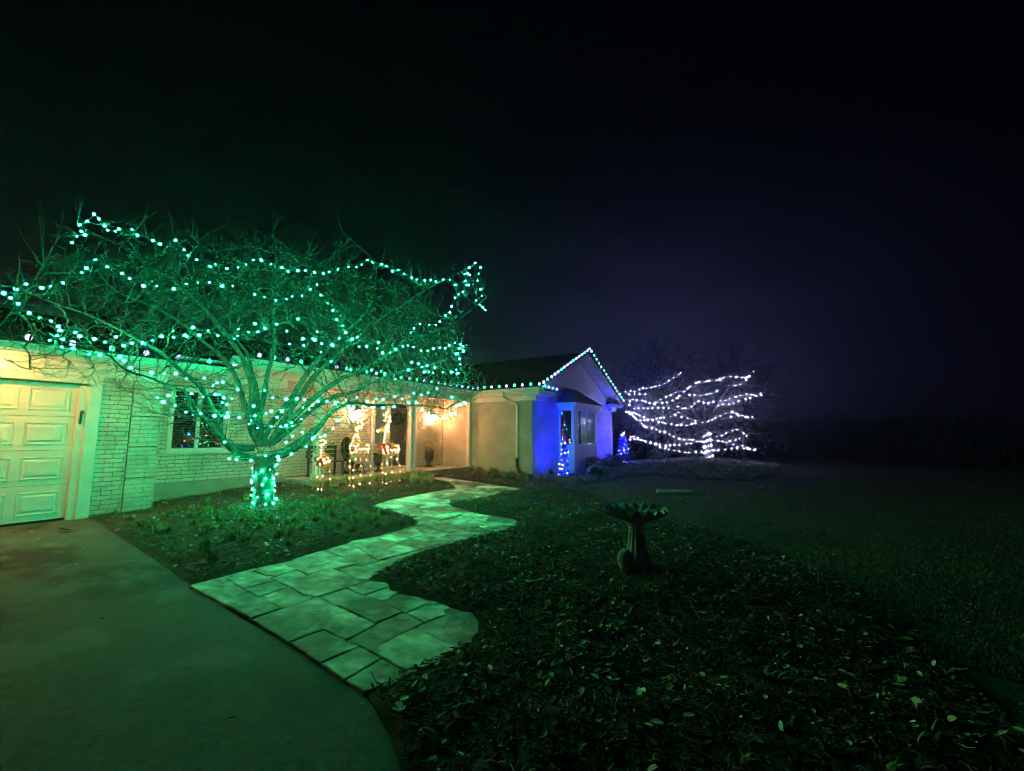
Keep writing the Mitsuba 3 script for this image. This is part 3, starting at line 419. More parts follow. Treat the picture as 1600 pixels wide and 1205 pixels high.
def wall_yz(poly, x0, x1):
    m = trimesh.creation.extrude_polygon(poly, x1 - x0, engine='earcut')
    v = m.vertices.copy()
    m.vertices = np.column_stack([x0 + v[:, 2], v[:, 0], v[:, 1]])
    return m


def bricks(poly, face, axis, L, hgt, joint=.011, proud=.012, g=None, soldier=None):
    """Brick slabs laid in running bond over the polygon (u, z); face = coordinate of the mortar plane, axis 'y' (wall faces -y) or 'x' (wall faces -x)."""
    g = g or rng
    out = []
    u0, z0, u1, z1 = poly.bounds
    row = 0; z = z0
    shapely.prepare(poly)
    while z < z1 - .02:
        u = u0 - (L * .5 if row % 2 else 0) - g.uniform(0, .02)
        while u < u1:
            ln = L * g.choice([1, 1, 1, 1, .55]) if L > .25 else L
            r = sbox(u + joint / 2, z + joint / 2, u + ln - joint / 2, min(z + hgt, z1) - joint / 2)
            if not poly.contains(r):
                r = r.intersection(poly)
            if not r.is_empty and r.area > .0006:
                for gg in getattr(r, 'geoms', [r]):
                    if gg.geom_type == 'Polygon' and gg.area > .0006:
                        a, b, c_, d = gg.bounds
                        out.append((a, b, c_, d, proud * g.uniform(.7, 1.15)))
            u += ln
        z += hgt; row += 1
    return out


def brick_mesh(bs, face, axis, bev=.004):
    """All given bricks, each an open-backed block with bevelled front edge, as one mesh."""
    bs = np.array(bs); k = len(bs)
    a, b, c, d, pr = bs.T
    o = np.zeros(k)
    def ring(da, depth): return np.stack([np.stack([a + da, b + da, depth], 1), np.stack([c - da, b + da, depth], 1), np.stack([c - da, d - da, depth], 1), np.stack([a + da, d - da, depth], 1)], 1)
    v = np.concatenate([ring(0, o - .004), ring(0, pr - bev), ring(bev, pr)], 1)   # (k, 12, 3): u, z, depth
    f = [[8, 9, 10], [8, 10, 11]]
    for s0 in (0, 4):
        for q_ in range(4):
            r = (q_ + 1) % 4
            f += [[s0 + q_, s0 + r, s0 + 4 + r], [s0 + q_, s0 + 4 + r, s0 + 4 + q_]]
    f = np.array(f)
    F = (f[None] + (np.arange(k) * 12)[:, None, None]).reshape(-1, 3)
    v = v.reshape(-1, 3)
    if axis == 'y':
        V = np.column_stack([v[:, 0], face - v[:, 2], v[:, 1]])
    else:
        V = np.column_stack([face - v[:, 2], v[:, 0], v[:, 1]]); F = F[:, ::-1]
    return trimesh.Trimesh(V, F, process=False)


def brick_parts(holder, poly, face, axis, L, hgt, single=0, **kw):
    bs = bricks(poly, face, axis, L, hgt, **kw)
    for b in bs[:single]:
        put(f'{holder}__brick', brick_mesh([b], face, axis), 'painted_brick')
    rest = bs[single:]
    if rest:
        k_ = put(f'{holder}__brick', brick_mesh(rest, face, axis), 'painted_brick')
        lab(k_, kind='stuff')


# garage
GF = 10.5
put(f'{H}__garage_wall', cat_([bx(2.70, 3.60, GF, GF + .2, -.1, 2.55), bx(-3.2, -2.75, GF, GF + .2, -.1, 2.55), bx(3.40, 3.60, GF + .2, 11.5, -.1, 2.72), bx(-3.2, 3.60, GF + .02, GF + .2, 2.32, 2.72)]), 'mortar')
brick_parts(f'{H}__garage_wall', sbox(2.70, .02, 3.135, 2.50), GF, 'y', .27, .082, single=130, proud=.015, joint=.012)
for i in range(4):   # smooth slabs right of the brick, open joints between them
    zt = [(.02, .62), (.635, 1.20), (1.215, 1.78), (1.795, 2.50)][i]
    sl = f'{H}__garage_wall__slab'
    pb = [b for b in bricks(sbox(3.155, zt[0], 3.61, zt[1]), GF, 'y', .30, .082, joint=.008, proud=.026)]
    put(sl, bx(3.15, 3.613, GF - .012, GF + .02, *zt, ch=.006), 'mortar')
    lab(put(sl[:-4] + 'slab_facing', brick_mesh(pb, GF, 'y', .002), 'painted_brick'), kind='stuff')
put(f'{H}__garage_return', bx(3.601, 3.612, GF + .02, 11.5, -.05, 2.7), 'painted_brick')
# door casing in two steps, frieze, soffit, fascia, gutter
put(f'{H}__door_casing', cat_([bx(2.52, 2.70, GF - .03, GF + .1, -.02, 2.33, .008), bx(2.42, 2.522, GF + .015, GF + .12, -.02, 2.30, .006), bx(-2.6, 2.70, GF - .028, GF + .1, 2.332, 2.46, .008)]), 'white_trim')
put(f'{H}__garage_frieze', cat_([bx(-3.2, 3.66, GF - .045, GF + .02, 2.462, 2.60, .006), bx(-3.2, 3.66, GF - .09, GF + .02, 2.602, 2.70, .006)]), 'white_trim')
put(f'{H}__garage_soffit', bx(-3.4, 4.7, 9.96, GF + 1.0, 2.705, 2.725), 'white_trim')
# the door: four sections, raised panels
gd = f'{H}__garage_door'
put(gd, bx(-2.45, 2.44, GF + .125, GF + .16, 0, 2.34), 'white_trim')
for r in range(4):
    z0, z1 = .02 + r * .575, .02 + (r + 1) * .575 - .006
    put(gd + '__section', bx(-2.44, 2.42, GF + .09, GF + .13, z0, z1, .006), 'white_trim')
    for c in range(8):
        x0 = 2.42 - .10 - .5 - c * .605
        if x0 < -2.4: continue
        a0, a1, b0, b1 = x0, x0 + .5, z0 + .10, z1 - .10
        y = GF + .09
        # moulded frame sloping in, then a raised field
        R = lambda e, dy: [[a0 + e, y + dy, b0 + e], [a1 - e, y + dy, b0 + e], [a1 - e, y + dy, b1 - e], [a0 + e, y + dy, b1 - e]]
        V = np.array(R(0, -.001) + R(.012, -.014) + R(.03, -.003) + R(.045, -.004) + R(.075, -.016))
        F = []
        for s0 in range(0, 16, 4):
            for q_ in range(4):
                r2 = (q_ + 1) % 4
                F += [[s0 + q_, s0 + r2, s0 + 4 + r2], [s0 + q_, s0 + 4 + r2, s0 + 4 + q_]]
        F += [[16, 17, 18], [16, 18, 19]]
        put(gd + '__panel', trimesh.Trimesh(V, F, process=False), 'white_trim')
put(gd + '__seal', bx(-2.44, 2.42, GF + .075, GF + .12, -.01, .018), 'black_metal')
put(f'{H}__bracket', cat_([bx(2.445, 2.475, GF - .01, GF + .02, 1.62, 1.86, .004), bx(2.45, 2.49, GF - .03, GF + .0, 1.80, 1.86, .004)]), 'dark_iron')

# garage eave: gutter with a rolled lip
def gutter(x0, x1, y, z, along='x'):
    prof = np.array([(0, 0), (-.012, -.002), (-.125, -.002), (-.135, -.02), (-.118, -.045), (-.085, -.105), (-.02, -.12), (0, -.12)])
    pg = Polygon(prof)
    m = trimesh.creation.extrude_polygon(pg, x1 - x0, engine='earcut')
    v = m.vertices.copy()
    if along == 'x':
        m.vertices = np.column_stack([x0 + v[:, 2], y + v[:, 0], z + v[:, 1]])
    else:
        m.vertices = np.column_stack([y + v[:, 0], x0 + v[:, 2], z + v[:, 1]]); m.faces = m.faces[:, ::-1]
    return m


put(f'{H}__garage_gutter', cat_([gutter(-3.5, 4.7, 9.96, 2.84), bx(-3.5, 4.7, 9.962, 9.985, 2.70, 2.845)]), 'white_trim')


def roof_slab(x0, x1, ya, za, yb, zb, th=.05):
    V = np.array([[x0, ya, za], [x1, ya, za], [x1, yb, zb], [x0, yb, zb]]); W_ = V - [0, 0, th]
    v = np.vstack([V, W_])
    f = [[0, 1, 2], [0, 2, 3], [4, 6, 5], [4, 7, 6], [0, 4, 5], [0, 5, 1], [1, 5, 6], [1, 6, 2], [2, 6, 7], [2, 7, 3], [3, 7, 4], [3, 4, 0]]
    return trimesh.Trimesh(v, f, process=False)


def shingle_courses(x0, x1, ya, za, yb, zb, step=.16):
    n = max(2, int(np.hypot(yb - ya, zb - za) / step)); out = []
    for i in range(n):
        t0, t1 = i / n, (i + 1.15) / n
        out.append(roof_slab(x0, x1, ya + (yb - ya) * t0, za + (zb - za) * t0 + .012, ya + (yb - ya) * min(t1, 1), za + (zb - za) * min(t1, 1) + .001, .012))
    return cat_(out)


put(f'{H}__garage_roof', cat_([roof_slab(-3.6, 4.72, 9.93, 2.86, 13.8, 4.10), shingle_courses(-3.6, 4.72, 9.92, 2.862, 13.8, 4.102)]), 'shingle')
# main block
MF = 11.5
main_open = Polygon([(3.6, -.05), (13.18, -.05), (13.18, 2.95), (3.6, 2.95)], holes=[list(sbox(4.18, 1.12, 5.26, 2.45).exterior.coords), list(sbox(9.76, .35, 11.60, 2.55).exterior.coords)])
put(f'{H}__main_wall', wall_xz(main_open, MF, MF + .22), 'mortar')
brick_parts(f'{H}__main_wall', Polygon(sbox(3.62, .40, 6.75, 1.03)).difference(Polygon()), MF, 'y', .27, .082, single=85, proud=.014, joint=.013)
brick_parts(f'{H}__main_wall', sbox(3.62, 1.12, 13.15, 2.93).union(sbox(6.75, .33, 13.15, 1.12)).difference(sbox(4.10, 1.0, 5.34, 2.55)).difference(sbox(9.68, .2, 11.72, 2.62)), MF, 'y', .27, .082, proud=.012)
# soldier course under the window wall
for i in range(19):
    x0 = 3.66 + i * .162
    put(f'{H}__main_wall__brick', bx(x0, x0 + .148, MF - .03, MF + .02, 1.03, 1.115, .005), 'painted_brick')
put(f'{H}__foundation', bx(3.62, 6.78, MF - .03, MF + .02, -.1, .395, .01), 'concrete')
# window
wn = f'{H}__window'
put(wn, cat_([bx(4.10, 4.19, MF - .035, MF + .1, 1.06, 2.52, .006), bx(5.25, 5.34, MF - .035, MF + .1, 1.06, 2.52, .006), bx(4.188, 5.252, MF - .033, MF + .1, 2.42, 2.52, .006), bx(4.188, 5.252, MF - .033, MF + .1, 1.062, 1.14, .006)]), 'white_trim')
put(wn + '__sill', bx(4.05, 5.39, MF - .075, MF + .02, 1.02, 1.06, .008), 'white_trim')
put(wn + '__mullion', bx(4.66, 4.735, MF + .02, MF + .06, 1.14, 2.42, .004), 'white_trim')
put(wn + '__pane', bx(4.188, 4.66, MF + .040, MF + .0401, 1.14, 2.42), 'window_glass')
put(wn + '__pane', bx(4.735, 5.252, MF + .040, MF + .0401, 1.14, 2.42), 'window_glass')
bl = []
for z in np.arange(1.16, 2.42, .055):
    v_ = bx(4.195, 5.245, MF + .085, MF + .125, z, z + .004); bl.append(v_)
k_ = put(wn + '__blind', cat_(bl), 'blind'); lab(k_, kind='stuff')
put(f'{H}__room', cat_([bx(3.9, 5.6, MF + 1.6, MF + 1.65, .6, 2.8), bx(3.85, 3.9, MF + .22, MF + 1.65, .6, 2.8), bx(5.6, 5.65, MF + .22, MF + 1.65, .6, 2.8), bx(3.85, 5.65, MF + .22, MF + 1.65, 2.8, 2.85), bx(3.85, 5.65, MF + .22, MF + 1.65, .55, .6)]), 'room_dark')

# porch: slab, columns, beam, soffit, eave
put(f'{H}__porch_floor', cat_([bx(6.72, 13.17, 10.02, MF, -.1, .30, .012), bx(6.70, 13.165, 9.98, 10.10, .235, .305, .01)]), 'concrete')
def column(x, y, z0, w=.15):
    return cat_([bx(x - w / 2, x + w / 2, y - w / 2, y + w / 2, z0, 2.70, .008), bx(x - w / 2 - .025, x + w / 2 + .025, y - w / 2 - .025, y + w / 2 + .025, z0, z0 + .16, .008), bx(x - w / 2 - .02, x + w / 2 + .02, y - w / 2 - .02, y + w / 2 + .02, 2.60, 2.70, .008)])
put(f'{H}__porch_column', column(6.86, 10.18, .306), 'white_trim')
put(f'{H}__porch_column', column(10.12, 10.15, .306), 'white_trim')
put(f'{H}__porch_column', bx(13.02, 13.165, 10.06, 10.22, .306, 2.70, .008), 'white_trim')
put(f'{H}__porch_beam', cat_([bx(6.70, 13.17, 10.06, 10.24, 2.70, 2.93, .008), bx(3.6, 6.70, 11.40, 11.5, 2.70, 2.93, .008)]), 'white_trim')
put(f'{H}__porch_soffit', bx(3.62, 13.17, 9.80, MF, 2.932, 2.95), 'white_trim')
put(f'{H}__main_gutter', cat_([gutter(4.5, 12.80, 9.80, 3.085), bx(4.5, 12.84, 9.802, 9.83, 2.92, 3.09)]), 'white_trim')
put(f'{H}__main_roof', cat_([roof_slab(3.4, 13.0, 9.77, 3.11, 15.5, 4.72), shingle_courses(3.4, 13.0, 9.76, 3.112, 15.5, 4.722)]), 'shingle')
# the front door with side lights
fd = f'{H}__front_door'
put(fd, cat_([bx(10.42, 11.28, MF + .05, MF + .1, .40, 2.40, .006)]), 'door_paint')
for (a0, a1, b0, b1) in ((10.52, 10.82, 1.5, 2.25), (10.88, 11.18, 1.5, 2.25), (10.52, 10.82, .55, 1.35), (10.88, 11.18, .55, 1.35)):
    put(fd + '__panel', bx(a0, a1, MF + .03, MF + .06, b0, b1, .012), 'door_paint')
put(fd + '__handle', cat_([bx(11.2, 11.235, MF + .02, MF + .06, 1.22, 1.5, .004), tube([[11.217, MF + .0, 1.30], [11.217, MF - .04, 1.32], [11.217, MF - .04, 1.45], [11.217, MF + .02, 1.47]], .009, 6)]), 'gold_wire')
put(f'{H}__door_frame', cat_([bx(9.68, 9.78, MF - .05, MF + .1, .31, 2.62, .006), bx(10.32, 10.42, MF - .05, MF + .1, .31, 2.54, .006), bx(11.28, 11.36, MF - .05, MF + .1, .31, 2.54, .006), bx(11.60, 11.72, MF - .05, MF + .1, .31, 2.62, .006), bx(9.778, 11.602, MF - .048, MF + .1, 2.50, 2.62, .006), bx(9.778, 11.602, MF - .02, MF + .12, .31, .40, .006)]), 'white_trim')
for (a0, a1) in ((9.78, 10.32), (11.36, 11.60)):
    sl = f'{H}__side_light'
    k_ = put(sl, cat_([bx(a0, a1, MF + .02, MF + .06, .40, 1.0, .006)] + [bx(a0, a1, MF + .03, MF + .05, z, z + .025) for z in (1.32, 1.66, 2.0, 2.34)] + [bx((a0 + a1) / 2 - .012, (a0 + a1) / 2 + .012, MF + .031, MF + .049, 1.0, 2.5)]), 'shutter_paint')
    put(k_ + '__pane', bx(a0, a1, MF + .058, MF + .0581, 1.0, 2.5), 'window_glass')
    put(k_ + '__curtain', bx(a0, a1, MF + .12, MF + .13, .4, 2.5), 'shutter_paint')

# ---------------------------------------------------------------- the wing
WX, WF, WE = 13.18, 7.45, 21.25
ridge = (WX + WE) / 2
put(f'{H}__wing_side_wall', bx(WX + .0, WX + .2, WF, MF + .2, -.1, 2.98), 'mortar')
side_pg = sbox(WF + .0, .0, 10.05, 2.66).union(sbox(10.05, .31, 11.48, 2.92))
brick_parts(f'{H}__wing_side_wall', side_pg, WX, 'x', .2, .068, proud=.016, joint=.013)
put(f'{H}__wing_frieze', cat_([bx(WX - .045, WX + .01, WF - .02, 10.05, 2.66, 2.84, .006), bx(12.86, WX + .01, WF - .5, 10.02, 2.842, 2.86)]), 'white_trim')
front = Polygon([(WX + .002, -.1), (WE, -.1), (WE, 2.98), (ridge, 4.70), (WX + .002, 2.98)], holes=[list(sbox(15.3, .2, 17.45, 2.62).exterior.coords)])
put(f'{H}__wing_front_wall', wall_xz(front, WF + .001, WF + .2), 'mortar')
brick_parts(f'{H}__wing_front_wall', sbox(WX + .01, 0, WE - .12, 2.98).difference(sbox(15.2, 0, 17.55, 3.2)), WF, 'y', .2, .068, proud=.014, joint=.012)
# lap siding in the gable
lap = []
z = 2.98
while z < 4.66:
    hw = max(.05, (4.70 - z) / 1.72 * (WE - WX) / 2)
    hw2 = max(.02, (4.70 - z - .14) / 1.72 * (WE - WX) / 2)
    V = np.array([[ridge - hw, WF - .03, z], [ridge + hw, WF - .03, z], [ridge + hw2, WF - .012, z + .14], [ridge - hw2, WF - .012, z + .14], [ridge - hw, WF, z], [ridge + hw, WF, z]])
    put(f'{H}__wing_front_wall__siding_board', trimesh.Trimesh(V, [[0, 1, 2], [0, 2, 3], [4, 5, 1], [4, 1, 0]], process=False), 'white_trim')
    z += .14
put(f'{H}__corner_board', bx(WE - .12, WE + .03, WF - .03, WF + .3, -.05, 2.78, .006), 'white_trim')


def rake(xa, za, xb, zb, y0, y1, d):
    """A sloping board: top edge from (xa, za) to (xb, zb), depth d downward, between y0 and y1."""
    pg = Polygon([(xa, za), (xb, zb), (xb, zb - d), (xa, za - d)])
    return wall_xz(pg, y0, y1)


SL = (4.92 - 3.14) / 4.13
RF = 6.95
lx, rx = ridge - 4.33, ridge + 4.33
lz = 4.95 - 4.33 * SL
put(f'{H}__rake_board', rake(lx, lz, ridge - .001, 4.95, RF, RF + .03, .19), 'white_trim')
put(f'{H}__rake_board', rake(ridge + .001, 4.95, rx, lz, RF, RF + .03, .19), 'white_trim')
put(f'{H}__rake_soffit', cat_([rake(lx, lz - .15, ridge - .001, 4.80, RF + .03, WF + .05, .02), rake(ridge + .001, 4.80, rx, lz - .15, RF + .03, WF + .05, .02)]), 'white_trim')
put(f'{H}__wing_roof', cat_([wall_xz(Polygon([(lx - .03, lz - .01), (ridge, 4.955), (ridge, 5.01), (lx - .03, lz + .045)]), RF - .03, 15.6), wall_xz(Polygon([(ridge, 4.955), (rx + .03, lz - .01), (rx + .03, lz + .045), (ridge, 5.01)]), RF - .03, 15.6)]), 'shingle')
put(f'{H}__wing_gutter', cat_([gutter(RF + .0, 9.80, 12.86, 3.07, 'y'), bx(12.865, 12.89, RF, 9.79, 2.86, 3.09)]), 'white_trim')
# boxed eave returns at both foot ends of the gable
for (x0, x1) in ((12.80, 14.05), (20.5, 21.62)):
    er = put(f'{H}__eave_return', cat_([bx(x0, x1, RF + .02, WF + .02, 2.84, 2.99, .006), bx(x0 + .35, x1 - .12, WF - .18, WF + .02, 2.66, 2.838, .006)]), 'white_trim')
    V = np.array([[x0, RF, 3.0], [x1 + .03, RF, 3.0], [x1 + .03, WF, 3.16], [x0, WF, 3.16], [x0, WF, 3.0], [x1 + .03, WF, 3.0]])
    put(er + '__cap', trimesh.Trimesh(V, [[0, 1, 2], [0, 2, 3], [1, 5, 2], [0, 3, 4], [0, 5, 1], [0, 4, 5]], process=False), 'shingle')
# box bay window with a dark hipped roof
by = 6.78
bw = f'{H}__bay_window'
put(bw, cat_([bx(15.22, 15.30, WF - .07, WF - .005, 1.1, 2.40, .004), bx(15.21, 15.62, by, by + .12, .06, 2.55, .006), bx(17.32, 17.52, by, by + .12, .06, 2.55, .006), bx(15.60, 17.34, by + .003, by + .10, 2.40, 2.55, .004), bx(15.60, 17.34, by + .003, by + .10, 1.03, 1.12, .004), bx(17.40, 17.53, by + .1, WF, .06, 2.55), bx(15.215, 15.33, by + .12, WF - .0, 2.40, 2.548), bx(15.215, 15.33, by + .12, WF, .06, 1.1)]), 'white_trim')
put(bw + '__pane', bx(15.26, 15.2601, by + .12, WF - .07, 1.1, 2.40), 'window_glass')
for i in range(6):   # vertical boards of the apron
    x0 = 15.63 + i * .282
    put(bw + '__apron_board', bx(x0, x0 + .274, by + .015, by + .06, .08, 1.03, .006), 'white_trim')
put(bw + '__sill', bx(15.18, 17.58, by - .05, WF, 1.03, 1.075, .006), 'white_trim')
put(bw + '__cornice', cat_([bx(15.05, 17.72, by - .16, WF, 2.55, 2.70, .01), bx(15.12, 17.65, by - .08, WF, 2.49, 2.552, .008)]), 'white_trim')
V = np.array([[15.0, by - .2, 2.702], [17.77, by - .2, 2.702], [16.9, WF - .02, 3.36], [15.85, WF - .02, 3.36], [15.0, WF - .02, 2.702], [17.77, WF - .02, 2.702]])
put(bw + '__roof', trimesh.Trimesh(V, [[0, 1, 2], [0, 2, 3], [0, 3, 4], [1, 5, 2], [0, 4, 5], [0, 5, 1]], process=False), 'roof_tin')
put(bw + '__pane', bx(15.62, 17.32, by + .05, by + .0501, 1.12, 2.40), 'window_glass')
put(bw + '__mullion', cat_([bx(16.42, 16.50, by + .02, by + .08, 1.12, 2.40, .004)]), 'white_trim')
put(f'{H}__room', cat_([bx(14.2, 18.6, WF + 2.2, WF + 2.25, .1, 2.9), bx(14.15, 14.2, WF + .21, WF + 2.25, .1, 2.9), bx(18.6, 18.65, WF + .21, WF + 2.25, .1, 2.9), bx(14.15, 18.65, WF + .21, WF + 2.25, 2.9, 2.95), bx(14.15, 18.65, WF + .21, WF + 2.25, .05, .1)]), 'room_dark')
# downspout on the side wall
dsx = WX - .07
put(f'{H}__downspout', cat_([tube([[12.80, 8.42, 2.96], [12.82, 8.42, 2.82], [12.95, 8.30, 2.70], [dsx - .02, 8.06, 2.58], [dsx, 8.02, 2.45], [dsx, 8.02, .62]], [.045] * 6, 8), bx(dsx - .05, dsx + .06, 7.96, 8.08, 1.5, 1.53), bx(dsx - .05, dsx + .06, 7.96, 8.08, 2.2, 2.23)]), 'white_trim')
# black corrugated drain pipe
ts = np.linspace(0, 1, 60)
ctrl = np.array([[dsx, 8.02, .66], [dsx - .02, 8.0, .38], [dsx - .06, 7.86, .17], [dsx - .12, 7.6, .10], [dsx - .12, 7.35, .10]])
from scipy.interpolate import CubicSpline
cs = CubicSpline(np.linspace(0, 1, 5), ctrl)
put(f'{H}__drain_pipe', tube(cs(ts), .058 + .008 * np.sin(np.arange(60) * np.pi), 10), 'black_metal')

# ---------------------------------------------------------------- bare trees: limbs, then branches grown towards points in the crown
def grow(limbs, targets, step, infl, kill, g, iters=90, bias=(0, 0, .12)):
    """Space colonisation from the given limbs; returns nodes, parents."""
    P, par = [], []
    for L in limbs:
        L = np.asarray(L, float)
        d = np.r_[0, np.cumsum(np.linalg.norm(np.diff(L, axis=0), axis=1))]
        n = max(2, int(d[-1] / step))
        t = np.linspace(0, d[-1], n)
        q = np.stack([np.interp(t, d, L[:, k]) for k in range(3)], 1)
        q[1:-1] += g.normal(0, .012, q[1:-1].shape)
        s = len(P)
        for k in range(n):
            P.append(q[k]); par.append(len(P) - 2 if k else -1)
    P = np.array(P); par = list(par)
    A = np.asarray(targets, float); alive = np.ones(len(A), bool)
    bias = np.array(bias)
    start = len(P)
    for it in range(iters):
        tree = cKDTree(P)
        dd, ii = tree.query(A[alive])
        idx = np.nonzero(alive)[0]
        alive[idx[dd < kill]] = False
        ok = (dd < infl) & (dd >= kill)
        if not ok.any(): break
        dirs = np.zeros_like(P)
        v = A[idx[ok]] - P[ii[ok]]; v /= np.linalg.norm(v, axis=1, keepdims=True)
        np.add.at(dirs, ii[ok], v)
        cand = np.unique(ii[ok])
        d = dirs[cand]; ln = np.linalg.norm(d, axis=1); cand, d = cand[ln > .05], d[ln > .05]
        d = d / np.linalg.norm(d, axis=1, keepdims=True) + bias + g.normal(0, .22, d.shape)
        d /= np.linalg.norm(d, axis=1, keepdims=True)
        new = P[cand] + d * step
        nd, _ = tree.query(new)
        keep = nd > step * .45
        if not keep.any(): break
        P = np.vstack([P, new[keep]]); par += list(cand[keep])
    return P, np.array(par), start


def tree_meshes(name, P, par, r_tip, expo, r_max, limb_count_nodes, mat, twigs, twig_len, twig_r, g, root_r=None):
    n = len(P)
    rad = np.zeros(n); acc = np.zeros(n)
    has = np.zeros(n, bool); has[par[par >= 0]] = True
    acc[~has] = r_tip ** expo
    for k in range(n - 1, -1, -1):
        if acc[k] == 0: acc[k] = r_tip ** expo
        if par[k] >= 0: acc[par[k]] += acc[k]
    rad = np.minimum(acc ** (1 / expo), r_max)
    return rad, has


def twig_mesh(P, par, has, g, per, ln, r0, up=.35):
    tips = np.nonzero(~has)[0]
    thin = np.nonzero(par >= 0)[0]
    thin = thin[len(thin) // 4:]
    base = np.concatenate([np.repeat(tips, per * 2), g.choice(thin, len(thin) * per // 2)])
    d = P[base] - P[np.maximum(par[base], 0)]; d /= np.linalg.norm(d, axis=1, keepdims=True) + 1e-9
    d = d + g.normal(0, .55, d.shape) + [0, 0, up]; d /= np.linalg.norm(d, axis=1, keepdims=True)
    L = ln * g.uniform(.35, 1.1, len(base))
    a = P[base]; b = a + d * (L * .5)[:, None]
    d2 = d + g.normal(0, .3, d.shape) + [0, 0, up * .4]; d2 /= np.linalg.norm(d2, axis=1, keepdims=True)
    c = b + d2 * (L * .5)[:, None]
    d3 = d + g.normal(0, .6, d.shape) + [0, 0, .2]; d3 /= np.linalg.norm(d3, axis=1, keepdims=True)
    e = b + d3 * (L * .4)[:, None]
    return cat_([segs(a, b, r0, r0 * .75), segs(b, c, r0 * .75, r0 * .3), segs(b, e, r0 * .6, r0 * .3)])


def edges_mesh(P, par, rad, sel, sides=4):
    k = np.nonzero(sel & (par >= 0))[0]
    a, b = P[par[k]], P[k]
    d = b - a
    return segs(a - d * .06, b + d * .06, np.minimum(rad[par[k]], rad[k] * 1.25), rad[k], sides)


TREE = np.array([4.72, 8.64])
g1 = np.random.default_rng(11)
strings = [np.array(s) for s in GREEN_STRINGS]
pts_s = np.vstack([np.vstack([s, (s[1:] + s[:-1]) / 2]) for s in strings])
# crown volume: a broad vase, lateral 4.6 m, depth 2.7 m, hollow below
latv = np.array([TREE[1], -TREE[0]]) / np.linalg.norm(TREE); depv = TREE / np.linalg.norm(TREE)
u = g1.normal(size=(5200, 3)); u /= np.linalg.norm(u, axis=1, keepdims=True); u *= g1.uniform(.25, 1, (5200, 1)) ** .5
cr_ = np.column_stack([TREE[0] + .13 + latv[0] * u[:, 0] * 4.55 + depv[0] * u[:, 1] * 2.7, TREE[1] + latv[1] * u[:, 0] * 4.55 + depv[1] * u[:, 1] * 2.7, 2.45 + u[:, 2] * 2.75])
rr = np.hypot(u[:, 0], u[:, 1])
low = 1.0 + 1.3 * sm(.1, .75, rr)
okc = (cr_[:, 2] > low) & ~((cr_[:, 1] > 9.75) & (cr_[:, 2] < 3.6 + .3 * (cr_[:, 1] - 9.8))) & ~((cr_[:, 1] > 10.3) & (cr_[:, 2] < 4.1))
# uneven outline: drop whole lumps
okc &= meshkit.noise(cr_ * .9, 5) > .22
cr_ = cr_[okc]
targets = np.vstack([pts_s - [0, 0, .03], cr_])
NP, NPAR, NS = grow(LIMBS, targets, .10, 1.3, .20, g1, iters=70)
nr, nhas = tree_meshes('', NP, NPAR, .0068, 2.25, .055, 0, '', 0, 0, 0, g1)
tk = root('green_lit_tree')
lab(tk, 'broad bare tree wound with strings of green lights beside the garage', 'tree')
# trunk with root flare and the fork
tr = np.array([[4.735, 8.66, -.06], [4.73, 8.65, .05], [4.72, 8.64, .18], [4.71, 8.63, .38], [4.70, 8.62, .62], [4.69, 8.62, .85], [4.68, 8.62, 1.02]])
v, f = tube_arrays(CubicSpline(np.arange(7), tr)(np.linspace(0, 6, 40)), np.interp(np.linspace(0, 6, 40), np.arange(7), [.36, .26, .20, .178, .185, .19, .10]), 28)
v = v + (meshkit.fbm(v * [7, 7, 2.2], 4, 2)[:, None] - .5) * .09 * np.array([1, 1, 0])
put(tk + '__trunk', trimesh.Trimesh(v, f, process=False), 'bark', True)
limb_list = []
for L in LIMBS:
    L = np.array(L); n = 90
    cs_ = CubicSpline(np.r_[0, np.cumsum(np.linalg.norm(np.diff(L, axis=0), axis=1))], L)
    tt = np.linspace(0, cs_.x[-1], n)
    q = cs_(tt) + (meshkit.noise(np.stack([tt * 2.2, tt * 0 + L[1, 0] * 9, tt * 0], -1), 4)[:, None] - .5) * .17 * np.sin(np.pi * tt / tt[-1])[:, None]
    q[0] -= (q[1] - q[0]) * 1.5
    rl = (.105 if len(limb_list) == 2 else .058) * (1 - tt / tt[-1]) ** (2.1 if len(limb_list) in (0, 2) else 1.2) + .006; limb_list.append(1)
    v, f = tube_arrays(q, rl * (1 + .3 * (meshkit.noise(q * 6, 8) - .5)), 14)
    v = v + (meshkit.fbm(v * [16, 16, 7], 3, 2)[:, None] - .5) * np.repeat(rl, 14)[:, None] * .35
    put(tk + '__limb', trimesh.Trimesh(v, f, process=False), 'bark', True)
br = edges_mesh(NP, NPAR, nr, np.arange(len(NP)) >= NS, 4)
lab(put(tk + '__branches', br, 'bark', True), kind='stuff')
# long upright shoots standing out of the top of the crown
tp = np.nonzero((NP[:, 2] > 3.2) & (np.arange(len(NP)) >= NS))[0]; tp = g1.choice(tp, 700)
a0 = NP[tp]; L_ = g1.uniform(.25, 1.05, 700) * (.4 + .6 * meshkit.noise(a0 * 1.3, 9))
d0 = np.column_stack([g1.normal(0, .35, 700), g1.normal(0, .35, 700), g1.uniform(.6, 1.2, 700)]); d0 /= np.linalg.norm(d0, axis=1, keepdims=True)
b0 = a0 + d0 * (L_ * .5)[:, None]; c0 = b0 + (d0 + g1.normal(0, .22, d0.shape)) * (L_ * .5)[:, None]; e0 = b0 + (d0 + g1.normal(0, .5, d0.shape)) * (L_ * .35)[:, None]
lab(put(tk + '__shoots', cat_([segs(a0, b0, .0048, .0034), segs(b0, c0, .0034, .0014), segs(b0, e0, .003, .0014)]), 'twig_bark'), kind='stuff')
lab(put(tk + '__twigs', twig_mesh(NP, NPAR, nhas, g1, 2, .46, .0038), 'twig_bark'), kind='stuff')


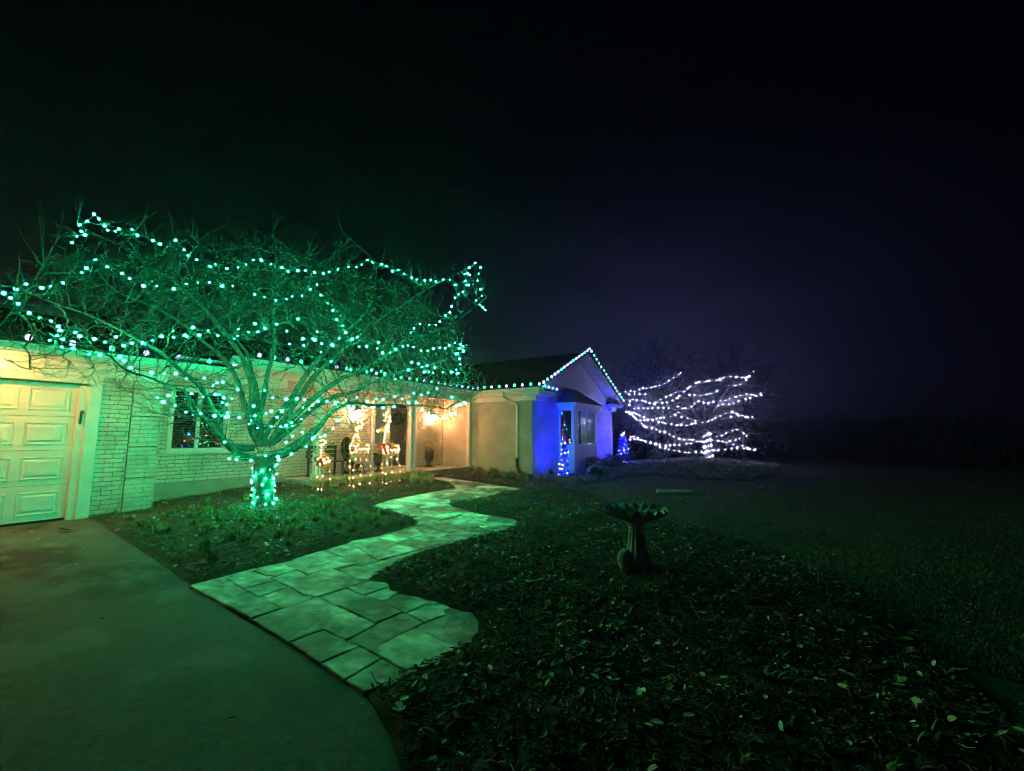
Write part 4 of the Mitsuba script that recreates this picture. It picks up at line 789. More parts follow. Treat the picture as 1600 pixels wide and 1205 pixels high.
def resample(s, gap, g, jit=.25):
    s = np.asarray(s, float)
    d = np.r_[0, np.cumsum(np.linalg.norm(np.diff(s, axis=0), axis=1))]
    n = max(2, int(d[-1] / gap))
    t = np.linspace(0, d[-1], n); t[1:-1] += g.uniform(-jit, jit, n - 2) * gap
    return np.stack([np.interp(t, d, s[:, k]) for k in range(3)], 1)


def light_string(label, group, s, gap, r, rgb, power, w, g, wire='dark_wire', wr=.006, name='light_string', cat='string lights'):
    k = root(name); lab(k, label, cat, group)
    p = resample(s, gap, g)
    p = p + g.normal(0, .012, p.shape)
    sag = np.vstack([np.vstack([a, (a + b) / 2 - [0, 0, .012]]) for a, b in zip(p[:-1], p[1:])] + [p[-1:]])
    put(k + '__wire', tube(sag, wr, 4, False), wire)
    b_ = put(k + '__bulb', bulbs(p - [0, 0, r * .6], r * g.uniform(.6, 1.3, len(p))), 'bulb_base', True, emitter=glow(rgb, power, w))
    lab(b_, kind='stuff')
    return len(p)


def place_words(ss, colour, what, base, lat):
    """One label each: side of the tree, height, then what still sets it apart."""
    c = np.array([[(s.mean(0)[:2] - base) @ lat, s.mean(0)[2], np.linalg.norm(np.diff(s, axis=0), axis=1).sum()] for s in ss])
    def words(v, names):
        r = np.argsort(np.argsort(v)); return [names[int(q * len(names) / len(v))] for q in r]
    hw = words(c[:, 1], ['lowest', 'low', 'middle', 'high', 'topmost']); sw = words(c[:, 0], ['far left', 'left', 'middle', 'right', 'far right'])
    out, seen = [], {}
    for i in range(len(ss)):
        seen.setdefault((hw[i], sw[i]), []).append(i)
    txt = {}
    for (h_, s_), ii in seen.items():
        ii = sorted(ii, key=lambda q: -c[q, 2])
        ex = {1: [''], 2: ['longer ', 'shorter '], 3: ['longest ', 'mid-length ', 'shortest ']}.get(len(ii), ['longest ', 'second longest ', 'second shortest ', 'shortest '] + ['short '] * 9)
        for q, e in zip(ii, ex): txt[q] = f'{e}{colour} light string in the {h_} branches, {s_} of {what}'
    return [txt[i] for i in range(len(ss))]


GP = 225.0      # green bulb radiance
nb = 0
for s, lb_ in zip(strings, place_words(strings, 'green', 'the broad tree', TREE, latv)):
    nb += light_string(lb_, 'green light strings in the broad tree', s, .15, .0225, GREEN, GP * g1.uniform(.6, 1.45), .26 * max(.3, len(s) / 14), g1)
# wound round the trunk
th = np.linspace(0, 2 * np.pi * 5.2, 70); zz_ = np.linspace(.05, .88, 70)
light_string('string of green bulbs wound round the trunk of the broad bare tree', None, np.stack([4.72 + np.cos(th) * .215, 8.64 + np.sin(th) * .215, zz_ + .05 * np.sin(th * 2.3)], 1), .16, .0215, GREEN, GP * 1.2, .5, g1)

# ---------------------------------------------------------------- the white tree and bare trees behind
g2 = np.random.default_rng(21)
wk = root('white_lit_tree'); lab(wk, 'bare tree outlined in white lights on the mound right of the house', 'tree')
WT = np.array([23.2, 3.3]); wz = float(ground_h(*WT))
wl = [np.array(s) for s in WHITE_STRINGS]
wlimb = []
for s in wl:
    e0 = np.array([WT[0] - .1, WT[1] + .05, 1.75])
    i0 = int(np.argmin(np.linalg.norm(s - e0, axis=1))); m = s[i0] * .5 + e0 * .5 + [0, 0, .15]
    wlimb.append(np.vstack([e0, m, s[i0]]))
uu = g2.normal(size=(800, 3)); uu /= np.linalg.norm(uu, axis=1, keepdims=True); uu *= g2.uniform(.3, 1, (800, 1))
wl2 = np.array([WT[1], -WT[0]]) / np.linalg.norm(WT); wd2 = WT / np.linalg.norm(WT)
wc = np.column_stack([22.4 + wl2[0] * uu[:, 0] * 3.9 + wd2[0] * uu[:, 1] * 1.9, 3.4 + wl2[1] * uu[:, 0] * 3.9 + wd2[1] * uu[:, 1] * 1.9, 2.6 + uu[:, 2] * 2.2])
wc = wc[wc[:, 2] > 1.3]
P2, par2, s2 = grow(wlimb, np.vstack([np.vstack([s, (s[1:] + s[:-1]) / 2]) for s in wl] + [wc]), .16, 2.2, .2, g2, iters=60)
r2, h2 = tree_meshes('', P2, par2, .008, 2.35, .09, 0, '', 0, 0, 0, g2)
v, f = tube_arrays(np.array([[WT[0] + .12, WT[1], wz - .1], [WT[0] + .08, WT[1], wz + .15], [WT[0], WT[1], wz + .6], [WT[0] - .05, WT[1] + .02, wz + 1.1], [WT[0] - .1, WT[1] + .05, wz + 1.5]]), [.26, .19, .16, .15, .10], 12)
put(wk + '__trunk', trimesh.Trimesh(v, f, process=False), 'bark', True)
lab(put(wk + '__branches', edges_mesh(P2, par2, r2, np.arange(len(P2)) >= 0, 4), 'twig_bark', True), kind='stuff')
lab(put(wk + '__twigs', twig_mesh(P2, par2, h2, g2, 1, .5, .005), 'twig_bark'), kind='stuff')
WP = 165.0
for s, lb_ in zip([np.vstack([a_ + g2.normal(0, .025, 3) for a_ in resample(s_, .24, g2)]) for s_ in wl], place_words(wl, 'white', 'the mound tree', WT, wl2)):
    light_string(lb_, 'white light strings in the mound tree', s, .205, .018, WHITE, WP * g2.uniform(.75, 1.25), .2 * max(.3, len(s) / 16), g2)
th = np.linspace(0, 2 * np.pi * 5, 60)
light_string('white bulbs wound round the trunk of the tree on the mound', None, np.stack([WT[0] - .02 + np.cos(th) * .19, WT[1] + np.sin(th) * .19, np.linspace(wz + .02, wz + 1.35, 60)], 1), .13, .0165, WHITE, WP, .3, g2)


def bare_tree(x, y, h, spread, seed, label):
    g = np.random.default_rng(seed)
    k = root('bare_tree'); lab(k, label, 'tree')
    z0 = float(ground_h(x, y)) - .1
    top = np.array([x + g.normal(0, .3), y + g.normal(0, .3), z0 + h * .55])
    trunk = np.array([[x, y, z0], [x + g.normal(0, .05), y, z0 + h * .15], [x + g.normal(0, .15), y + g.normal(0, .1), z0 + h * .33], top])
    limbs = [trunk]
    n = 700
    q = g.normal(size=(n, 3)); q /= np.linalg.norm(q, axis=1, keepdims=True); q *= g.uniform(.3, 1, (n, 1))
    A = np.array([x, y, z0 + h * .64]) + q * [spread, spread, h * .38]
    P, par, s = grow(limbs, A, .3, 3.0, .35, g, iters=45)
    r, hs = tree_meshes('', P, par, .008, 2.2, .16, 0, '', 0, 0, 0, g)
    v, f = tube_arrays(CubicSpline([0, 1, 2, 3], trunk)(np.linspace(0, 3, 14)), np.linspace(.19, .07, 14) * h / 7, 9)
    put(k + '__trunk', trimesh.Trimesh(v, f, process=False), 'bark', True)
    lab(put(k + '__branches', cat_([edges_mesh(P, par, r, np.arange(len(P)) >= 3, 3), twig_mesh(P, par, hs, g, 2, .7, .006)]), 'bark'), kind='stuff')


bare_tree(26.3, 6.5, 6.6, 2.3, 31, 'slim bare tree standing just behind the left side of the white lit tree')
bare_tree(31.0, 7.0, 8.5, 3.0, 32, 'tall unlit bare tree far behind the white lit tree, left of its trunk')
bare_tree(33.0, 2.5, 8.0, 3.2, 33, 'unlit bare tree far behind the white lit tree, right of its trunk')
# a far hedge of brush closing the view
gh_ = np.random.default_rng(41)
n = 2600
hx = gh_.uniform(-14, 15, n); dist = 38 + gh_.normal(0, 1.2, n)
c_ = np.column_stack([dist, hx, gh_.uniform(-.1, 1.2, n)])
tip = c_ + np.column_stack([gh_.normal(0, .5, n), gh_.normal(0, .5, n), gh_.uniform(.8, 2.6, n)])
mid = (c_ + tip) / 2
tw = [segs(c_, tip, .02, .006)]
for _ in range(3):
    e = mid + np.column_stack([gh_.normal(0, .6, n), gh_.normal(0, .6, n), gh_.uniform(.2, 1.1, n)])
    tw.append(segs(mid, e, .01, .004))
lab(put('brush_hedge', cat_(tw), 'bark'), 'far dark brush along the edge of the lawn', 'hedge', kind='stuff')

# ---------------------------------------------------------------- roof line lights: alternating white and green bulbs
def roof_line(label, pts, gap, r, start=0, pw=3.6, kinds=(0, 1), w=.04):
    k = root('roof_light_string'); lab(k, label, 'string lights')
    pts = np.asarray(pts, float)
    d = np.r_[0, np.cumsum(np.linalg.norm(np.diff(pts, axis=0), axis=1))]
    n = int(d[-1] / gap) + 1
    t = np.linspace(0, d[-1], n)
    p = np.stack([np.interp(t, d, pts[:, q]) for q in range(3)], 1)
    put(k + '__wire', tube(p - [0, 0, .02], .007, 4, False), 'dark_wire')
    gg = np.random.default_rng(n)
    base = trimesh.creation.icosphere(subdivisions=1)
    for i, q in enumerate(p):
        c = kinds[(i + start) % len(kinds)]
        b = base.copy(); b.apply_scale([r, r, r * 1.35]); b.apply_translation(q + [gg.normal(0, .008), gg.normal(0, .008), r * 1.2])
        s_ = put(k + '__socket', trimesh.creation.cylinder(radius=r * .55, height=r * 1.2, sections=8, transform=trimesh.transformations.translation_matrix(q + [0, 0, -.002])), 'dark_wire')
        put(k + '__bulb', b, 'bulb_base', True, emitter=glow((WHITE, (.04, 1.0, .42))[c], pw * (1.0 if c else .9), w))


roof_line('white and green bulbs along the garage gutter', [(0.6, 9.83, 2.87), (4.6, 9.83, 2.87)], .46, .042, kinds=(0, 1, 0))
roof_line('white and green bulbs along the long porch gutter', [(5.0, 9.66, 3.12), (12.72, 9.66, 3.12)], .32, .040)
roof_line('white and green bulbs along the eave of the side wall of the wing', [(12.72, 9.5, 3.11), (12.72, 6.95, 3.11), (12.80, 6.88, 3.06), (14.0, 6.88, 3.03)], .32, .045)
roof_line('white bulbs climbing the left slope of the gable', [(lx + .15, RF - .05, lz + .10), (ridge - .02, RF - .05, 5.05)], .29, .050, kinds=(0, 1, 0, 0))
roof_line('green and white bulbs down the right slope of the gable', [(ridge + .2, RF - .05, 4.99), (rx, RF - .05, lz + .08)], .32, .047)

# ---------------------------------------------------------------- porch lamps, garage soffit lamp
def wall_lamp(x, label):
    k = root('wall_lantern'); lab(k, label, 'wall lamp', 'brass lanterns beside the front door')
    y = MF - .03; z = 2.10
    put(k + '__back_plate', bx(x - .055, x + .055, y, y + .025, z - .02, z + .30, .008), 'black_metal')
    put(k + '__arm', tube([[x, y, z + .2], [x, y - .08, z + .27], [x, y - .14, z + .22]], .012, 8), 'black_metal')
    fr = [tube([[x + a * .065, y - .14 + b * .065, z - .12], [x + a * .085, y - .14 + b * .085, z + .14]], .007, 6) for a in (-1, 1) for b in (-1, 1)]
    cone = trimesh.creation.cone(radius=.125, height=.09, sections=4); cone.apply_transform(trimesh.transformations.rotation_matrix(np.pi / 4, [0, 0, 1])); cone.apply_translation([x, y - .14, z + .14])
    put(k + '__frame', cat_(fr + [cone, bx(x - .07, x + .07, y - .21, y - .07, z - .135, z - .115, .004)]), 'black_metal')
    b = trimesh.creation.icosphere(subdivisions=2); b.apply_scale([.06, .06, .10]); b.apply_translation([x, y - .14, z + .01])
    put(k + '__bulb', b, 'lamp_glass', True, emitter=glow(WARM, 850.0, 1.2))


wall_lamp(8.98, 'glowing wall lantern on the porch brick left of the front door')
wall_lamp(12.46, 'glowing wall lantern on the porch brick right of the front door')
for k_ in list(labels):
    if k_.startswith('wall_lantern'): labels[k_].pop('group', None)
sk = root('soffit_lamp'); lab(sk, 'warm lamp under the garage eave over the door', 'lamp')
put(sk + '__housing', cat_([trimesh.creation.cylinder(radius=.11, height=.03, sections=28, transform=trimesh.transformations.translation_matrix([1.16, 10.12, 2.688]))]), 'black_metal')
b = trimesh.creation.icosphere(subdivisions=2); b.apply_scale([.075, .075, .065]); b.apply_translation([1.16, 10.12, 2.605])
put(sk + '__globe', b, 'lamp_glass', True, emitter=glow(GARAGE, 760.0, 1.2))

# ---------------------------------------------------------------- blue lit conical shrubs and blue floods on the wing
def blue_shrub(x, y, h, r, seed, label, lights_label):
    g = np.random.default_rng(seed)
    k = root('conical_shrub'); lab(k, label, 'shrub')
    z0 = float(ground_h(x, y))
    n = 2600
    t = g.uniform(0, 1, n) ** .8; a = g.uniform(0, 2 * np.pi, n)
    rad = r * (1 - t) ** .65 * (.55 + .45 * g.uniform(0, 1, n)) * (1 + .15 * np.sin(a * 5 + t * 9))
    p = np.column_stack([x + np.cos(a) * rad, y + np.sin(a) * rad, z0 + .05 + t * h])
    lf = np.array([[0, -.008, 0], [0, .008, 0], [.055, 0, .012]]) 
    v = scatter(lf, np.array([[0, 1, 2]]), p, rots(n, g, 1.0))
    put(k + '__foliage', v, 'evergreen')
    put(k + '__stem', tube([[x, y, z0 - .1], [x, y, z0 + h * .85]], [.025, .008], 6), 'bark')
    th = np.linspace(0, 2 * np.pi * 8, 160); tt = np.linspace(.02, .98, 160)
    sp = np.column_stack([x + np.cos(th) * r * 1.02 * (1 - tt) ** .65, y + np.sin(th) * r * 1.02 * (1 - tt) ** .65, z0 + .05 + tt * h])
    light_string(lights_label, None, sp, .12, .012, BLUE, 700.0, .6, g)
    k2 = root('light_string'); lab(k2, lights_label.replace('blue', 'pale blue'), 'string lights')
    q = sp[g.choice(160, 20, replace=False)] + g.normal(0, .015, (20, 3))
    put(k2 + '__wire', tube(sp[::4] + .006, .004, 4, False), 'dark_wire')
    lab(put(k2 + '__bulb', bulbs(q, .021), 'bulb_base', True, emitter=glow((.55, .6, 1.0), 26.0, .1)), kind='stuff')


blue_shrub(13.72, 6.5, 1.4, .22, 51, 'narrow conical shrub in blue lights in front of the bay window', 'small blue bulbs spiralling up the shrub in front of the bay window')
blue_shrub(20.9, 6.75, 1.55, .34, 52, 'plump conical shrub in blue lights at the far corner of the wing', 'small blue bulbs spiralling up the shrub at the far corner of the wing')


def flood(x, y, tx_, ty_, tz_, label, pw, w):
    k = root('flood_light'); lab(k, label, 'flood light')
    z0 = float(ground_h(x, y)) + .03
    o = np.array([x, y, z0 + .16]); d = np.array([tx_, ty_, tz_]) - o; d /= np.linalg.norm(d)
    M = trimesh.geometry.align_vectors([0, 0, 1], d); M[:3, 3] = o
    hs = trimesh.creation.annulus(r_min=.058, r_max=.072, height=.14, sections=20); hs.apply_translation([0, 0, .035]); hs.apply_transform(M)
    back = trimesh.creation.cylinder(radius=.072, height=.03, sections=20); back.apply_translation([0, 0, -.03]); back.apply_transform(M)
    put(k + '__housing', cat_([hs, back]), 'black_metal')
    put(k + '__stake', tube([[x, y, z0 - .15], [x, y, z0 + .12]], [.008, .018], 6), 'black_metal')
    lens = trimesh.creation.cylinder(radius=.056, height=.012, sections=20); lens.apply_translation([0, 0, .03]); lens.apply_transform(M)
    put(k + '__lens', lens, 'lamp_glass', False, emitter=glow(BLUE, pw, w))


flood(13.62, 6.95, 13.98, 7.45, .85, 'small blue flood light in the bed against the wing, left of the bay window', 52000.0, 1.2)
flood(18.75, 6.85, 19.6, 7.45, .8, 'small blue flood light in the bed against the wing, right of the bay window', 52000.0, 1.2)

# ---------------------------------------------------------------- christmas trees inside the two windows
def indoor_tree(x, y, z0, h, r, seed, label, sc=1.0):
    g = np.random.default_rng(seed)
    k = root('christmas_tree'); lab(k, label, 'christmas tree')
    n = 3000
    t = g.uniform(0, 1, n) ** .8; a = g.uniform(0, 2 * np.pi, n); rad = r * (1 - t) ** .9 * (.3 + .7 * g.uniform(0, 1, n) ** .5)
    p = np.column_stack([x + np.cos(a) * rad, y + np.sin(a) * rad, z0 + t * h])
    put(k + '__foliage', scatter(np.array([[0, -.012, 0], [0, .012, 0], [.09, 0, -.01]]), np.array([[0, 1, 2]]), p, rots(n, g, .8)), 'evergreen')
    put(k + '__stem', tube([[x, y, z0 - .2], [x, y, z0 + h]], [.04, .01], 6), 'bark')
    for nm, rgb, cnt in (('red', (1, .05, .04), 16), ('blue', (.05, .12, 1), 14), ('green', (.05, .9, .5), 14), ('amber', (1, .6, .25), 8)):
        t = g.uniform(.02, .95, cnt); a = g.uniform(0, 2 * np.pi, cnt)
        q = np.column_stack([x + np.cos(a) * r * (1 - t) ** .9, y + np.sin(a) * r * (1 - t) ** .9, z0 + t * h])
        lab(put(k + f'__bulb', bulbs(q, .02 * sc), 'bulb_base', True, emitter=glow(rgb, 9.0, .03)), f'{nm} bulbs on the indoor tree', kind='stuff')


indoor_tree(4.98, MF + .75, .9, 1.0, .38, 61, 'decorated indoor tree behind the blinds of the small window', .8)
indoor_tree(16.05, WF + .35, .45, 2.2, .62, 62, 'decorated indoor tree with coloured bulbs behind the bay window', 1.1)

# ---------------------------------------------------------------- light-up deer: wire frames wound with warm bulbs
def deer(label, x, y, face, h, head_turn, neck_lean, g, bow=False, antlers=False, fawn=False, white_neck=False, group='lit wire deer in the bed'):
    """Local frame: +a along the facing direction, +b to the animal's left, z up; h = height of the crown of the head."""
    k = root('wire_deer'); lab(k, label, 'wire deer')
    fa = np.array([math.cos(face), math.sin(face)]); fb = np.array([-fa[1], fa[0]])
    z0 = float(ground_h(x, y)) + .03

    def W(p):
        p = np.asarray(p, float) * h
        return np.column_stack([x + fa[0] * p[:, 0] + fb[0] * p[:, 1], y + fa[1] * p[:, 0] + fb[1] * p[:, 1], z0 + p[:, 2]])
    s = 1.0
    wires, lights = [], []
    def add(p, r=.009, lit=0.0, closed=False):
        q = W(p)
        wires.append(tube(q, r, 5, False))
        if lit: lights.append(resample(q, lit * 1.5, g))
    # body: hoops along an ellipsoid from chest to rump
    L0, L1, bz, br_, bw_ = -.21, .17, .575, .115, .085
    th = np.linspace(0, 2 * np.pi, 17)
    for t in np.linspace(0, 1, 7):
        c = L0 + (L1 - L0) * t; e = (1.0 - .45 * (2 * abs(t - .5)) ** 2.2) * (1 + .12 * (t > .6))
        add(np.column_stack([th * 0 + c, np.cos(th) * bw_ * e, bz + np.sin(th) * br_ * e]), .006, .34)
    for a in np.linspace(0, 2 * np.pi, 7)[:-1]:
        t = np.linspace(0, 1, 9); e = 1.0 - .45 * (2 * abs(t - .5)) ** 2.2
        add(np.column_stack([L0 + (L1 - L0) * t, np.cos(a) * bw_ * e, bz + np.sin(a) * br_ * e]), .007, .30)
    # legs with joints
    for sx, sy, spread in ((1, 1, .05), (1, -1, -.01), (-1, 1, -.05), (-1, -1, .03)):
        bx_ = L1 - .04 if sx > 0 else L0 + .04
        if sx > 0:
            leg = [[bx_, sy * .055, .53], [bx_ + .015 + spread, sy * .06, .30], [bx_ + spread * 1.3, sy * .06, .02]]
        else:
            leg = [[bx_, sy * .055, .55], [bx_ + .03, sy * .06, .38], [bx_ - .045 + spread, sy * .062, .25], [bx_ - .02 + spread * 1.2, sy * .062, .02]]
        leg = np.array(leg)
        for o in (-.011, .011):
            add(leg + np.array([o, 0, 0]) * np.linspace(1.6, .8, len(leg))[:, None], .008, .11 if o > 0 else 0)
    # neck, head
    nb_ = np.array([L1 - .03, 0, bz + .05]); hd = np.array([L1 + neck_lean, 0, .90])
    for a in np.linspace(0, 2 * np.pi, 6)[:-1]:
        w = np.linspace(.075, .035, 6)
        c = nb_ + (hd - nb_) * np.linspace(0, 1, 6)[:, None]
        add(c + np.column_stack([np.cos(a) * w, np.sin(a) * w * .8, w * 0]), .007, .09 if white_neck else .13)
    for t in np.linspace(.1, 1, 6):
        c = nb_ + (hd - nb_) * t; w = .075 + (.035 - .075) * t
        add(np.column_stack([c[0] + np.cos(th) * w, np.sin(th) * w * .8, th * 0 + c[2]]), .006, .09 if white_neck else .2)
    ht = head_turn; ch, sh = math.cos(ht), math.sin(ht)
    HR = lambda p: hd + np.column_stack([np.asarray(p)[:, 0] * ch - np.asarray(p)[:, 1] * sh, np.asarray(p)[:, 0] * sh + np.asarray(p)[:, 1] * ch, np.asarray(p)[:, 2]])
    for t, w in ((0, .042), (.05, .046), (.10, .034), (.15, .024), (.17, .012)):
        add(HR(np.column_stack([th * 0 + t - .02, np.cos(th) * w, np.sin(th) * w * 1.1 + .055 - t * .35])), .006, .24)
    for a in np.linspace(0, 2 * np.pi, 6)[:-1]:
        t = np.array([-.02, .03, .08, .13, .15]); w = np.array([.042, .046, .034, .024, .012])
        add(HR(np.column_stack([t, np.cos(a) * w, np.sin(a) * w * 1.1 + .055 - (t + .02) * .35])), .007, .2)
    for sy in (-1, 1):   # ears
        add(HR(np.array([[-.01, sy * .03, .09], [-.03, sy * .085, .125], [-.035, sy * .11, .12], [-.02, sy * .06, .085], [-.01, sy * .03, .08]])), .006, .09)
    add(np.array([[L0, 0, bz + .06], [L0 - .04, 0, bz + .09], [L0 - .05, 0, bz + .04]]), .01, .1)   # tail
    put(k + '__frame', cat_(wires), 'gold_wire', 40)
    # fine gold vine wound over body, neck and legs
    pts = np.vstack([w_.vertices[::5] for w_ in wires]); q = pts[g.choice(len(pts), min(len(pts), 420))]
    q2 = q + g.normal(0, .045, q.shape)
    lab(put(k + '__vine', segs(q, q2, .003, .003), 'gold_wire'), kind='stuff')
    if antlers:
        aw, al = [], []
        for sy in (-1, 1):
            main = HR(np.array([[-.02, sy * .025, .10], [-.045, sy * .09, .16], [-.035, sy * .15, .24], [0, sy * .16, .32]]))
            tines = [HR(np.array([[-.045, sy * .09, .16], [.02, sy * .11, .23]])), HR(np.array([[-.035, sy * .15, .24], [.045, sy * .19, .28]])), HR(np.array([[-.03, sy * .05, .125], [.04, sy * .055, .18]]))]
            for m in [main] + tines:
                aw.append(tube(W(m), .010, 5)); al.append(resample(W(m), .14, g))
        put(k + '__antler', cat_(aw), 'gold_wire', 40)
        lights += al
    P = np.vstack(lights)
    P = P + g.normal(0, .006, P.shape)
    lab(put(k + '__bulb', bulbs(P, .0105), 'bulb_base', True, emitter=glow((1.0, .50, .24), 90.0, .7)), kind='stuff')
    if bow:
        c = (nb_ + (hd - nb_) * (.12 if not fawn else .05)) + [.07, 0, -.02]
        ms = []
        for sy in (-1, 1):
            t = np.linspace(0, 2 * np.pi, 14)
            loop = np.column_stack([.02 * np.sin(t), sy * (.055 - .055 * np.cos(t)), .05 * np.sin(t)]) + c
            for o in (-.018, -.006, .006, .018):
                ms.append(tube(W(loop + [o, 0, 0]), .011, 5, False))
            tail = np.array([[0, 0, 0], [.015, sy * .035, -.06], [.0, sy * .06, -.13]]) + c
            for o in (-.015, 0, .015):
                ms.append(tube(W(tail + [0, o, 0]), .010, 5))
        kn = ICO1.copy(); kn.apply_scale(.03 * h); kn.apply_translation(W([c])[0]); ms.append(kn)
        put(k + '__bow', cat_(ms), 'red_fabric', 40)
    return k


g3 = np.random.default_rng(71)
LEFT = math.atan2(.85, -.53)     # facing the left of the picture
deer('lit wire fawn with a red scarf bow, smallest of the three deer', 6.45, 9.28, LEFT + 1.65, 1.16, .2, -.03, g3, bow=True, fawn=True)
deer('lit wire doe with a long bright neck leaning back, standing between fawn and buck', 7.42, 9.26, LEFT + 1.3, 1.62, .3, -.16, g3, white_neck=True)
deer('lit wire buck with antlers and a large red bow', 8.36, 9.15, LEFT + 1.3, 1.56, -.9, -.03, g3, bow=True, antlers=True)

# ---------------------------------------------------------------- porch furniture
ck = root('wicker_chair'); lab(ck, 'round dark wicker chair with pale cushion on the porch', 'chair')
cx_, cy_ = 8.55, 10.85
def bowl(rx_, rz, depth, cz, n=22, m=9):
    V = []
    for i in range(m + 1):
        t = i / m * 1.25
        for j in range(n):
            a = 2 * np.pi * j / n
            V.append([math.cos(a) * math.sin(t) * rx_, -depth * math.cos(t), math.sin(a) * math.sin(t) * rz])
    V = np.array(V); F = []
    for i in range(m):
        for j in range(n):
            j2 = (j + 1) % n
            F += [[i * n + j, i * n + j2, (i + 1) * n + j2], [i * n + j, (i + 1) * n + j2, (i + 1) * n + j]]
    return V, np.array(F)
V, F = bowl(.46, .50, -.34, 0)
tl = math.radians(-24)
rx_m = np.array([[1, 0, 0], [0, math.cos(tl), -math.sin(tl)], [0, math.sin(tl), math.cos(tl)]])
tz_ = math.radians(28); rz_m = np.array([[math.cos(tz_), -math.sin(tz_), 0], [math.sin(tz_), math.cos(tz_), 0], [0, 0, 1]])
place = lambda P_: (np.asarray(P_) @ rx_m.T) @ rz_m.T + [cx_, cy_, .98]
# woven strands on the bowl: rings and ribs
n = 22; rings = []
for i in range(1, 10): rings.append(tube(place(np.vstack([V[i * n:(i + 1) * n], V[i * n:i * n + 1]])), .016 if i < 9 else .03, 6, False))
for j in range(n): rings.append(tube(place(V[j::n]), .014, 5, False))
put(ck + '__shell', cat_(rings + [trimesh.Trimesh(place(V * .99), F, process=False)]), 'wicker', 40)
cu = trimesh.creation.icosphere(subdivisions=3); cu.apply_scale([.36, .13, .22]); cu.vertices += (meshkit.fbm(np.array(cu.vertices) * 7, 3)[:, None] - .5) * .03
cu.vertices = place(np.array(cu.vertices) + [0, -.02, -.20]); put(ck + '__cushion', cu, 'cushion', True)
cu = trimesh.creation.icosphere(subdivisions=3); cu.apply_scale([.20, .08, .15]); cu.vertices = place(np.array(cu.vertices) + [.12, -.04, .42]); put(ck + '__pillow', cu, 'peach_cushion', True)
for a in (.6, 2.2, 3.8, 5.4):
    put(ck + '__leg', tube([[cx_ + math.cos(a) * .17, cy_ + math.sin(a) * .17, .72], [cx_ + math.cos(a) * .32, cy_ + math.sin(a) * .32, .306]], .022, 7), 'wicker')
put(ck + '__base_ring', tube(np.column_stack([cx_ + np.cos(np.linspace(0, 2 * np.pi, 20)) * .31, cy_ + np.sin(np.linspace(0, 2 * np.pi, 20)) * .31, np.full(20, .36)]), .018, 6, False), 'wicker')

bk = root('porch_bench'); lab(bk, 'low dark bench on the porch left of the wicker chair', 'bench')
for i in range(4): put(bk + '__slat', bx(7.2, 8.15, 10.75 + i * .10, 10.83 + i * .10, .70, .725, .006), 'door_paint')
for i in range(3): put(bk + '__back_slat', bx(7.2, 8.15, 11.17, 11.195, .82 + i * .12, .90 + i * .12, .006), 'door_paint')
for x_ in (7.24, 8.07):
    put(bk + '__leg', cat_([bx(x_, x_ + .05, 10.76, 10.81, .306, .70), bx(x_, x_ + .05, 11.12, 11.17, .306, 1.16)]), 'door_paint')


def urn(x, y, label, seed, dry=True):
    g = np.random.default_rng(seed)
    k = root('urn_planter'); lab(k, label, 'urn')
    prof = np.array([[0, 0], [.15, 0], [.15, .035], [.10, .05], [.055, .09], [.045, .14], [.06, .18], [.115, .22], [.155, .30], [.165, .40], [.155, .50], [.175, .54], [.19, .56], [.185, .58], [.155, .575], [.14, .52], [0, .50]])
    m = trimesh.creation.revolve(prof, sections=28); m.apply_translation([x, y, .307])
    put(k, m, 'dark_iron', 30)
    pk = root('dried_arrangement'); lab(pk, ('golden' if dry else 'pale') + ' dried stems standing in the ' + label, 'plant')
    n = 46
    a = g.uniform(0, 2 * np.pi, n); sp = g.uniform(.03, .26, n); hh = g.uniform(.08, .42, n) * (1 - sp)
    p0 = np.column_stack([x + np.cos(a) * .05, y + np.sin(a) * .05, np.full(n, .81)]); p1 = np.column_stack([x + np.cos(a) * sp - .05, y + np.sin(a) * sp, .86 + hh])
    put(pk + '__stem', segs(p0, p1, .004, .002), 'gold_wire')
    nl = 160; which = g.integers(0, n, nl); t = g.uniform(.5, 1, nl)[:, None]
    lp = p0[which] * (1 - t) + p1[which] * t
    lv = scatter(np.array([[0, -.014, 0], [0, .014, 0], [.06, .012, .01], [.06, -.012, .01]]), np.array([[0, 1, 2], [0, 2, 3]]), lp, rots(nl, g, .9))
    col = np.repeat(g.uniform(.6, 1.1, (nl, 1)) * np.array([[.60, .42, .14]]) if dry else g.uniform(.6, 1.1, (nl, 1)) * np.array([[.55, .53, .42]]), 4, 0)
    put(pk + '__leaves', lv, 'leaf_vc', color=col)


urn(12.05, 11.15, 'dark urn at the right of the front door', 81)
urn(9.62, 11.05, 'dark urn at the left of the front door', 82, dry=False)
# wreath on the front door
wg = np.random.default_rng(83)
wr_ = root('wreath'); lab(wr_, 'leafy green wreath hanging on the front door', 'wreath')
n = 900; a = wg.uniform(0, 2 * np.pi, n); rr_ = .19 + wg.normal(0, .03, n)
pw_ = np.column_stack([10.85 + np.cos(a) * rr_, MF + .0 + wg.normal(0, .02, n), 2.0 + np.sin(a) * rr_])
put(wr_ + '__leaves', scatter(np.array([[0, -.012, 0], [0, .012, 0], [.085, 0, .01]]), np.array([[0, 1, 2]]), pw_, rots(n, wg, 1.2)), 'evergreen')
put(wr_ + '__ring', tube(np.column_stack([10.85 + np.cos(np.linspace(0, 6.29, 24)) * .19, np.full(24, MF + .0), 2.0 + np.sin(np.linspace(0, 6.29, 24)) * .19]), .012, 6, False), 'bark')

